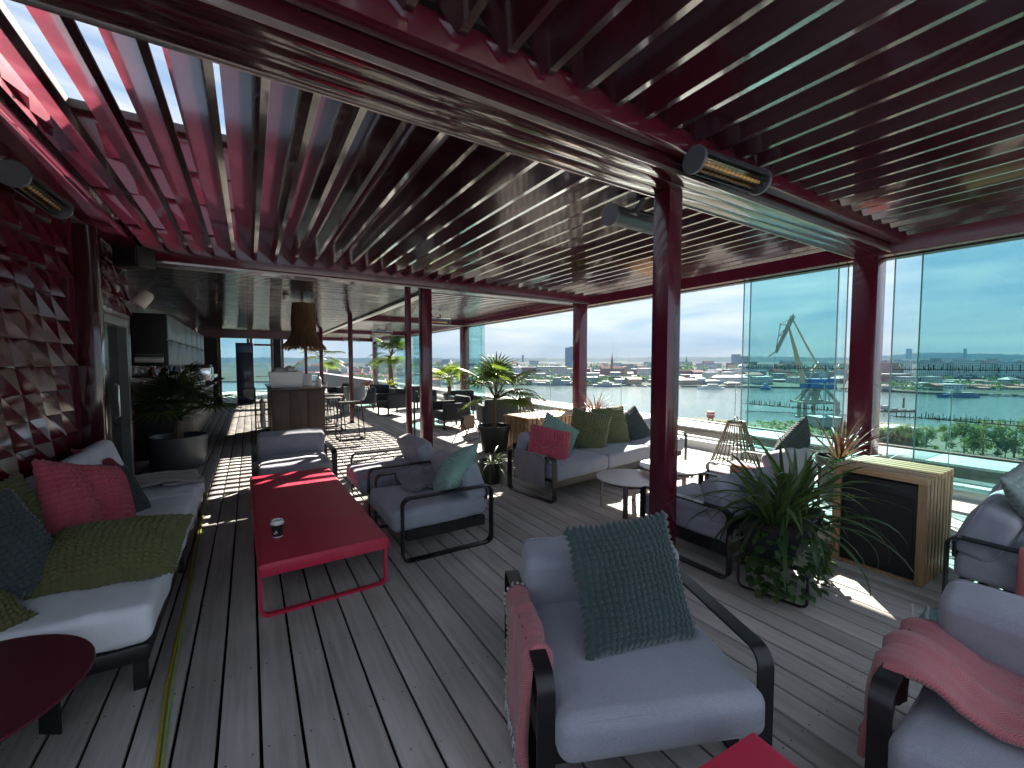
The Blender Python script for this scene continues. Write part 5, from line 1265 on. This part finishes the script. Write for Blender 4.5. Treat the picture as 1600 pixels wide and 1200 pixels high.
# the mass of the town: single houses that only distance and haze tell apart
rc = random.Random(21)
kinds = [('pale', 'hip'), ('brick', 'gable'), ('grey', 'flat'), ('ochre', 'gable'), ('white', 'flat'), ('pale', 'gable'), ('slab', 'white'), ('brick', 'flat'), ('pale', 'white')]
nm = {'hip': 'grey hipped roof', 'gable': 'red roof', 'flat': 'flat grey roof', 'white': 'pale roof'}
def town_label(m_, r_, px, D):
    dep = 'near the far waterfront' if D < 900 else 'in the middle of the town' if D < 1300 else 'far back on the slope'
    for lim, tx in ((560, 'seen above the bar stools'), (680, 'seen between the thin posts'), (740, 'above the small bright palm'), (900, 'above the potted palm'), (1040, 'left of the middle post'), (1170, 'right of the middle post'), (1345, 'behind the crane panes'), (1440, 'right of the corner column')):
        if px < lim: break
    else: tx = 'over the green trees'
    return f"{ {'pale': 'pale', 'brick': 'brick', 'grey': 'grey', 'ochre': 'ochre', 'white': 'white', 'slab': 'grey-white'}[m_] } block, {nm[r_]}, {dep}, {tx}"
for D, yb, nn, px_lo, px_hi in ((790, 588, 46, 480, 1345), (960, 580, 44, 470, 1345), (1250, 573, 40, 470, 1345), (1650, 568.5, 34, 460, 1345), (700, 595, 24, 480, 1345), (545, 604, 13, 1345, 1650), (640, 596, 16, 1345, 1650), (820, 586, 14, 1345, 1640), (1000, 578, 22, 1345, 1640), (1400, 569, 22, 1345, 1640), (2100, 563, 18, 1345, 1640)):
    for k in range(nn):
        px = px_lo + (px_hi-px_lo)*(k + rc.uniform(.1, .9))/nn; w = rc.uniform(11, 27)*(800/D)**.35; m_, r_ = kinds[rc.randrange(len(kinds))]
        Dv = D*rc.uniform(.95, 1.06)
        building(px-w/2, px+w/2, yb - rc.uniform(-1.0, 6.0)*(1000/D)**.4, Dv, town_label(m_, r_, px, D), m_, r_, depth=rc.uniform(12, 22), group='houses in the town across the river', rz=rc.uniform(-.25, .25))
# tree belts (read as one mass)
def belt(name, items, m_, seed):
    rr = random.Random(seed); g = G()
    for (px, D, hgt, zb, sp) in items:
        x, y = W(px, D)
        for k in range(40):
            a = rr.uniform(0, 6.28); q = sp*rr.random()**.5; zz = zb + hgt*rr.uniform(.15, 1)*(1-.5*(q/sp)**2); s = hgt*rr.uniform(.08, .2)
            c = Vector((x + math.cos(a)*q, y + math.sin(a)*q, zz)); u = Vector((rr.gauss(0, 1), rr.gauss(0, 1), rr.gauss(0, 1))).normalized(); w_ = u.orthogonal().normalized(); u2 = u.cross(w_)
            g.add([c + w_*s, c + u2*s*.8, c - w_*s, c - u2*s*.9], [(0, 1, 2, 3)])
    tag(part(name, g, m_, smooth=False), {1: 'hazy belt of dark green trees along the far bank and between the houses', 2: 'dim green trees on the slope of the town', 3: 'low green trees right at the far waterline'}[seed], kind='stuff')
m_tree = leafmat('tree_leaf', (.085, .125, .045), rough=.7); m_treed = leafmat('dark_tree_leaf', (.04, .075, .03), rough=.7)
belt('tree_belt', [(rc.uniform(*rng_), rc.uniform(700, 780), rc.uniform(9, 15), WATER_Z+3, rc.uniform(7, 12)) for rng_ in [(560, 950)]*70 + [(950, 1060)]*12 + [(1100, 1340)]*16 + [(1340, 1640)]*70 for _ in (0,)], m_treed, 1)
belt('tree_belt', [(rc.uniform(1340, 1650), rc.uniform(520, 620), rc.uniform(7, 12), WATER_Z+2.5, rc.uniform(5, 9)) for _ in range(46)] + [(rc.uniform(700, 960), rc.uniform(655, 690), rc.uniform(6, 10), WATER_Z+2.5, rc.uniform(4, 8)) for _ in range(30)], m_treed, 3)
belt('tree_belt', [(rc.uniform(480, 1640), rc.uniform(850, 2000), rc.uniform(10, 18), WATER_Z+rc.uniform(6, 24), rc.uniform(10, 20)) for _ in range(260)], m_treed, 2)
# near trees by the quay, each its own
def tree_mesh(seed, H, sp):
    rr = random.Random(seed); g = G(); cl = []
    for k in range(16):
        a = rr.uniform(0, 6.28); q = sp*rr.random()**.6; cl.append((Vector((math.cos(a)*q, math.sin(a)*q, H*rr.uniform(.12, .97)*(1-.18*(q/sp)))), rr.uniform(.16, .30)*sp*2))
    for c0, r in cl:
        for k in range(110):
            u = Vector((rr.gauss(0, 1), rr.gauss(0, 1), rr.gauss(0, 1))).normalized(); c = c0 + u*r*rr.uniform(.5, 1.05); s = rr.uniform(.16, .34)
            w_ = (u + Vector((rr.uniform(-.8, .8), rr.uniform(-.8, .8), rr.uniform(-.3, .9)))).normalized(); a1 = w_.orthogonal().normalized(); a2 = w_.cross(a1)
            g.add([c + a1*s, c + a2*s*.7, c - a1*s, c - a2*s*.7], [(0, 1, 2, 3)])
    me = g.mesh('crown', False); me.materials.append(m_tree)
    tk = G().tube([(0, 0, 0), (.1, 0, H*.4), (0, .1, H*.8)], [.22, .15, .04], 6)
    for c0, r in cl[:7]: tk.tube([(0, 0, H*.3), tuple(c0)], [.1, .03], 4)
    tm = tk.mesh('trunk'); tm.materials.append(pm('tree_bark', (.08, .06, .045), .9))
    return me, tm
tms = [tree_mesh(k, h_, s_) for k, (h_, s_) in enumerate(((12, 3.2), (10, 4), (14, 3.4)))]
GRD = WATER_Z + 1.6
for (px, ybase, H_, kind, lb) in ((1388, 694, 8, 1, 'small tree beside the corner column, partly hidden by cordyline leaves'), (1416, 697, 10, 0, 'bright rounded tree left of the balustrade joint'), (1452, 705, 13, 2, 'dense tree just right of the balustrade joint'), (1484, 704, 11.5, 0, 'narrow dark cone-shaped tree standing a little apart'), (1513, 710, 17, 2, 'tallest of the green trees below the parapet at right'), (1542, 712, 14, 1, 'olive-green tree right of the tallest one'), (1566, 715, 14, 2, 'broad tree second from the right edge of the view'), (1592, 716, 15, 1, 'tree cut by the right edge of the view'), (1625, 720, 15, 0, 'tree beyond the right edge of the view'), (1432, 701, 7, 1, 'low bush-like tree in front of the brick shed'), (1528, 716, 9, 0, 'low tree in front of the tallest green tree'), (1578, 720, 9, 0, 'low tree in front at the right edge group')):
    D = Dat(ybase, GRD)*1.0; x, y = W(px, D); t = thing('leafy_tree', lb, 'tree', T(x, y, GRD, rc.uniform(0, 6)))
    s = H_/(12, 10, 14)[kind]; M = Matrix.Diagonal((s, s, s, 1))
    part('trunk', tms[kind][1], None, t, M); part('crown', tms[kind][0], None, t, M)
# quay bits: shrubs, brick shed, slab, tank, pontoons, piles
gsh = G(); rr = random.Random(9)
for k in range(420):
    px = rr.uniform(1045, 1420); py = rr.uniform(660, 676) if px < 1280 else rr.uniform(668, 684); D = Dat(py, GRD); x, y = W(px, D); s = rr.uniform(.3, .9)
    for q in range(6):
        u = Vector((rr.gauss(0, 1), rr.gauss(0, 1), rr.gauss(0, 1))).normalized(); a1 = u.orthogonal().normalized(); a2 = u.cross(a1); c = Vector((x + rr.uniform(-1, 1), y + rr.uniform(-1, 1), GRD + rr.uniform(.1, 1.1)))
        gsh.add([c + a1*s, c + a2*s, c - a1*s, c - a2*s], [(0, 1, 2, 3)])
tag(part('quay_shrubs', gsh, m_tree, smooth=False), 'low scrub growing on the near quay', kind='stuff')
building(1378, 1440, 672, Dat(692, GRD), 'low dark brick shed with a grey roof among the trees on the near quay', 'brick', 'white', depth=10, zb=GRD, rm=m_rgrey)
building(1283, 1318, 655, Dat(671, GRD), 'blank beige concrete store on the near quay in front of the crane', 'plain', 'flat', depth=9, zb=GRD)
x, y = W(1112, Dat(661, GRD)); tk = thing('tank', 'round red tank on legs at the near shoreline right of the middle post', 'tank', T(x, y, GRD))
part('shell', G().lathe([(.1, 2.2), (1.6, 3), (2.2, 3.6), (2.2, 6.2), (1.9, 6.6), (.1, 6.8)], 20), pm('red_tank', (.45, .09, .06), .5), tk)
for k in range(4): part('leg', G().tube([(1.5*math.cos(k*1.57), 1.5*math.sin(k*1.57), 0), (1.5*math.cos(k*1.57), 1.5*math.sin(k*1.57), 3)], .22, 6), m_rgrey, tk)
part('ring', G().lathe([(2.25, 4.8), (2.32, 4.8), (2.32, 5.2), (2.25, 5.2)], 20), m_white, tk)
# old timber piles in the river
pm_ = G().tube([(0, 0, -2), (0, 0, 1)], [.16, .13], 6).mesh('pile'); mpile = pm('old_pile', (.05, .045, .04), .9); pm_.materials.append(mpile)
rr = random.Random(4)
jt = thing('old_jetty', 'line of old timber piles standing in the river beyond the near quay', 'jetty')
for k in range(150):
    px = 1160 + k*3.0 + rr.uniform(-1, 1); py = 644 + max(0, (px-1160))*.04 + rr.uniform(-1.2, 1.2); D = Dat(py); x, y = W(px, D)
    o = part('pile', pm_, mpile, jt); o.location = (x, y, WATER_Z); o.scale = (1, 1, rr.uniform(.5, 2.4))
for (a, b) in ((1165, 1330), (1400, 1620)):
    P0, P1 = W(a, Dat(644 + (a-1160)*.04)), W(b, Dat(644 + (b-1160)*.04))
    part('walkway', G().tube([(*P0, WATER_Z+.8), (*P1, WATER_Z+.8)], .25, 4), mpile, jt)
x0, y0 = W(1400, Dat(643)); bt = thing('barge', 'dark flat work barge moored by the piles right of the corner column', 'boat', T(x0, y0, WATER_Z, -YAW))
part('hull', G().rbox(-13, 13, -3.5, 3.5, -.5, 1.3, .3, 1), mpile, bt); part('cabin', G().box(-9, -5, -2, 2, 1.3, 4.4), fcd['grey'], bt, smooth=False); part('deck_gear', G().box(-2, 2, -1, 1, 1.3, 2.4).box(5, 8, -1.5, 1, 1.3, 2), m_rgrey, bt)
x0, y0 = W(1414, Dat(641)); dl = thing('mooring_dolphin', 'single tall thick pile standing up beside the work barge', 'pile', T(x0, y0, WATER_Z)); part('post', G().tube([(0, 0, -2), (0, 0, 9.5)], [.75, .65], 10), pm('steel_pile', (.12, .11, .11), .8), dl); part('cap', G().lathe([(.1, 9.5), (.8, 9.5), (.8, 9.9), (.1, 10)], 10), m_rgrey, dl)

# ------------------------------------------------------------------ ships
def hull(L_, B_, h, bow=.25):
    g = G(); n = 14; v = []; f = []
    for i in range(n+1):
        t = -1 + 2*i/n; wB = B_/2*(1 if t < .3 else max(.03, 1-((t-.3)/.7)**1.8)); wB *= (1 if t > -.85 else .85)
        sh = h*(1 + .35*max(0, t)**2)
        for s, q in ((-1, 1), (-1, .75), (1, .75), (1, 1)): v.append((t*L_/2 + (bow*h*t if q == 1 else 0), s*wB*q, sh if q == 1 else -1.5))
    for i in range(n):
        for k in range(3): f.append((i*4+k, (i+1)*4+k, (i+1)*4+k+1, i*4+k+1))
        f.append((i*4+3, (i+1)*4+3, (i+1)*4, i*4))
    f += [(0, 1, 2, 3), (n*4+3, n*4+2, n*4+1, n*4)]
    return g.add(v, f)
def ship(px, py, Lpx, lab, hm, decks, hh=3.4, flip=1, masts=(), name='boat', rz=0):
    D = Dat(py); x, y = W(px, D); L_ = Lpx*D/FPX; t = thing(name, lab, 'ship' if L_ > 50 else 'boat', T(x, y, WATER_Z, -YAW + (0 if flip > 0 else math.pi) + rz))
    part('hull', hull(L_, L_*.13 + 2, hh), hm, t)
    for (a, b, z0, z1, mm) in decks: part('deck_house', G().rbox(a*L_, b*L_, -L_*.045 - .6, L_*.045 + .6, z0, z1, .3, 1), mm, t)
    for (a, z0, z1, r) in masts: part('mast', G().tube([(a*L_, 0, z0), (a*L_, 0, z1)], [r, r*.4], 6).tube([(a*L_, -2, z0+(z1-z0)*.6), (a*L_, 2, z0+(z1-z0)*.6)], r*.4, 5), m_rgrey, t)
    return t
m_navy = pm('warship_grey', (.22, .25, .28), .6, .1, .3); m_bhull = pm('blue_hull', (.03, .09, .28), .35, .1, .3); m_lblue = pm('light_blue_hull', (.16, .30, .48), .4, .1, .3)
ship(868, 602, 74, 'long grey warship moored on the far bank left of the brown-red column', m_navy, [(-.3, .1, 4, 8, m_navy), (-.12, .05, 8, 13, m_navy), (.12, .2, 4, 7, m_navy), (-.42, -.34, 4, 6.5, m_navy)], 4.2, -1, [(-.04, 13, 26, .5), (-.22, 8, 18, .4), (.3, 4, 8, .3)], 'warship')
ship(950, 604.5, 44, 'white and grey ship moored on the far bank right of the brown-red column', m_navy, [(-.35, .15, 3.5, 6.5, m_rwhite), (-.2, .05, 6.5, 9, m_rwhite)], 3.6, 1, [(-.05, 9, 17, .3)])
ship(1110, 608, 40, 'low white passenger ship along the far quay right of the middle post', pm('white_hull', (.6, .62, .65), .4, .1, .3), [(-.42, .3, 2.4, 5, m_rwhite), (-.3, .1, 5, 7, m_rwhite)], 2.6, -1, [(.0, 7, 12, .2)])
ship(1197, 608.5, 15, 'small blue ferry at its landing left of the crane legs', m_bhull, [(-.4, .35, 2, 5.5, m_lblue), (-.2, .2, 5.5, 8.5, m_lblue)], 2.4, 1)
fy = ship(1497, 621, 62, 'blue and white ferry boat under way on the river at the right', m_bhull, [(-.42, .30, 2.3, 3.4, m_bhull), (-.40, .22, 3.4, 5.4, m_rwhite), (-.06, .14, 5.4, 8.0, m_rwhite), (.0, .09, 8.0, 9.2, m_bhull)], 2.6, -1, [(.02, 9, 13, .2)], 'ferry')
part('window_band', G().box(-15, 7.5, -3.75, 3.75, 4.1, 4.9), pm('ship_windows', (.02, .025, .03), .1), fy)
for (px, py, ln, lb) in ((1060, 606, 9, 'small white motor boat moored just right of the middle post'), (1312, 611, 12, 'white yacht moored beside the corner column'), (1326, 612, 10, 'smaller white yacht half behind the corner column'), (1552, 619, 14, 'white motor boat at the far marina, left one'), (1575, 619.5, 18, 'white motor boat at the far marina, middle one'), (1598, 620.5, 14, 'white motor boat at the far marina, cut by the right edge'), (990, 604, 8, 'little boat at the far bank left of the middle post'), (1008, 605, 10, 'motor boat at the far bank nearest the middle post on its left')):
    ship(px, py, ln, lb, m_rwhite, [(-.3, .15, 1.2, 2.8, m_rwhite)], 1.3, 1 if int(px) % 2 else -1, [(0, 2.5, 8, .1)])
# ------------------------------------------------------------------ harbour crane
Dc = Dat(655, GRD); cx, cy_ = W(1275, Dc); u = Dc/FPX
cr = thing('harbour_crane', 'tall old harbour crane with bent lattice jib, blue machine house and portal legs', 'crane', T(cx, cy_, GRD, -YAW))
m_cr = pm('crane_steel', (.30, .28, .25), .7, .2, .3); m_jib = pm('crane_jib_paint', (.50, .36, .25), .7, .2, .3, wear=((.25, .15, .09), 2)); m_cblue = pm('crane_blue', (.03, .12, .36), .5, .15, .2)
def P(px, py, dy=0): return ((px-1275)*u, dy, (655-py)*u)
def lat(g, a, b, w0, w1, r=.28, nseg=8, rb=.16):
    """square lattice girder from a to b"""
    a, b = Vector(a), Vector(b); d = (b-a).normalized(); s1 = Vector((0, 1, 0)); s2 = d.cross(s1).normalized()
    def c(t, i): w = w0 + (w1-w0)*t; return a.lerp(b, t) + s1*w/2*(1, 1, -1, -1)[i] + s2*w/2*(1, -1, -1, 1)[i]
    for i in range(4): g.tube([c(0, i), c(1, i)], r, 5)
    for k in range(nseg):
        for i in range(4): g.tube([c(k/nseg, i), c((k+1)/nseg, (i+1) % 4)], rb, 4)
    return g
for (px, dy) in ((1249, -6), (1261, 6), (1284, 6), (1299, -6)):
    g = G(); g.tube([P(px, 655, dy), P(px, 628, dy)], 1.15, 6); g.tube([P(px, 628, dy), P(1275 + (px-1275)*.42, 607, dy*.5)], .95, 6)
    part('leg', g, m_cr, cr)
    part('bogie', G().rbox(*[q for q in (P(px, 655)[0]-2.2, P(px, 655)[0]+2.2, dy-1, dy+1, 0, 1.6)], .2, 1), m_cr, cr)
g = G()
for dy in (-6, 6): g.tube([P(1247, 628, dy), P(1301, 628, dy)], 1.0, 6)
for px in (1249, 1299): g.tube([P(px, 628, -6), P(px, 628, 6)], .7, 6)
for (a, b) in ((1252, 1266), (1264, 1260), (1270, 1264), (1280, 1286), (1286, 1290), (1297, 1284)): g.tube([P(a, 628, -6), P(b, 608, -3)], .35, 5); g.tube([P(a, 628, 6), P(b, 608, 3)], .35, 5)
part('portal_beam', g, m_cr, cr)
part('turret', G().lathe([(.1, 45*u), (2.6, 45*u), (1.8, 30*u), (1.4, 27*u), (.1, 26*u)][::-1], 16), m_cr, cr); part('slew_ring', G().lathe([(.1, 46*u), (4.6, 46*u), (5, 48.5*u), (.1, 48.5*u)], 24), m_cr, cr)
hs = part('machine_house', G().rbox(P(1262, 0)[0], P(1301, 0)[0], -4, 4, 49*u, 62*u, .25, 1), m_cblue, cr)
for (a, b) in ((1273, 1279), (1284, 1288), (1291, 1296)): part('window', G().box(P(a, 0)[0], P(b, 0)[0], -4.06, -3.98, 54.5*u, 57.5*u), m_rwhite, hs)
part('house_roof', G().box(P(1261, 0)[0], P(1302, 0)[0], -4.3, 4.3, 62*u, 63.2*u), m_cblue, hs)
bo = G(); bo.tube([P(1258, 602), P(1250, 578), P(1240, 543), P(1229.5, 509)], [1.55, 1.75, 1.25, .55], 4)
part('boom', bo, m_jib, cr)
part('jib', lat(G(), P(1236, 494), P(1211, 551), 1.6, 1.0, .35, 8, .18), m_cr, cr)
g = G(); g.tube([P(1235, 497), P(1218, 506)], .28, 5); g.tube([P(1229, 508), P(1216, 507)], .28, 5); g.tube([P(1217, 506), P(1211, 548)], .3, 5); g.tube([P(1228, 510), P(1214, 527)], .25, 5); g.tube([P(1215, 524), P(1222, 526)], .25, 5); g.tube([P(1211, 549), P(1200, 557.5)], .4, 5); g.tube([P(1237, 491), P(1236, 497)], .4, 5); g.tube([P(1211, 549, .5), P(1210, 566, .5)], .09, 4)
part('jib_bracing', g, m_cr, cr)
part('luffing_stay', G().tube([P(1236, 500), P(1262, 546), P(1277, 570)], [.45, .6, .7], 5), m_jib, cr)
part('counterweight_arm', G().tube([P(1268, 580), P(1277, 569), P(1295, 583)], [.7, .9, 1.0], 6).tube([P(1277, 569), P(1264, 594)], .5, 5).tube([P(1295, 583), P(1296, 594)], .6, 5).tube([P(1277, 569), P(1283, 593)], .5, 5), m_jib, cr)
part('counterweight', G().rbox(P(1291, 0)[0], P(1300, 0)[0], -2.5, 2.5, 66*u, 75*u, .3, 1), m_cr, cr)
part('cab', G().rbox(P(1253, 0)[0], P(1260, 0)[0], -2, 2, 49*u, 56*u, .2, 1), m_cblue, cr)

# ------------------------------------------------------------------ the air over the harbour
hz = G().box(-5200, 5200, -1500, 5600, WATER_Z - 3, 260)
hm = bpy.data.materials.new('haze_air'); hm.use_nodes = True; t = hm.node_tree; t.nodes.clear()
pv = N(t, 'ShaderNodeVolumePrincipled'); pv.inputs['Color'].default_value = (.15, .29, .46, 1); pv.inputs['Density'].default_value = .00017; pv.inputs['Anisotropy'].default_value = -.2
o_ = N(t, 'ShaderNodeOutputMaterial'); t.links.new(pv.outputs[0], o_.inputs['Volume'])
ho = part('haze', hz, hm, smooth=False); ho['kind'] = 'stuff'
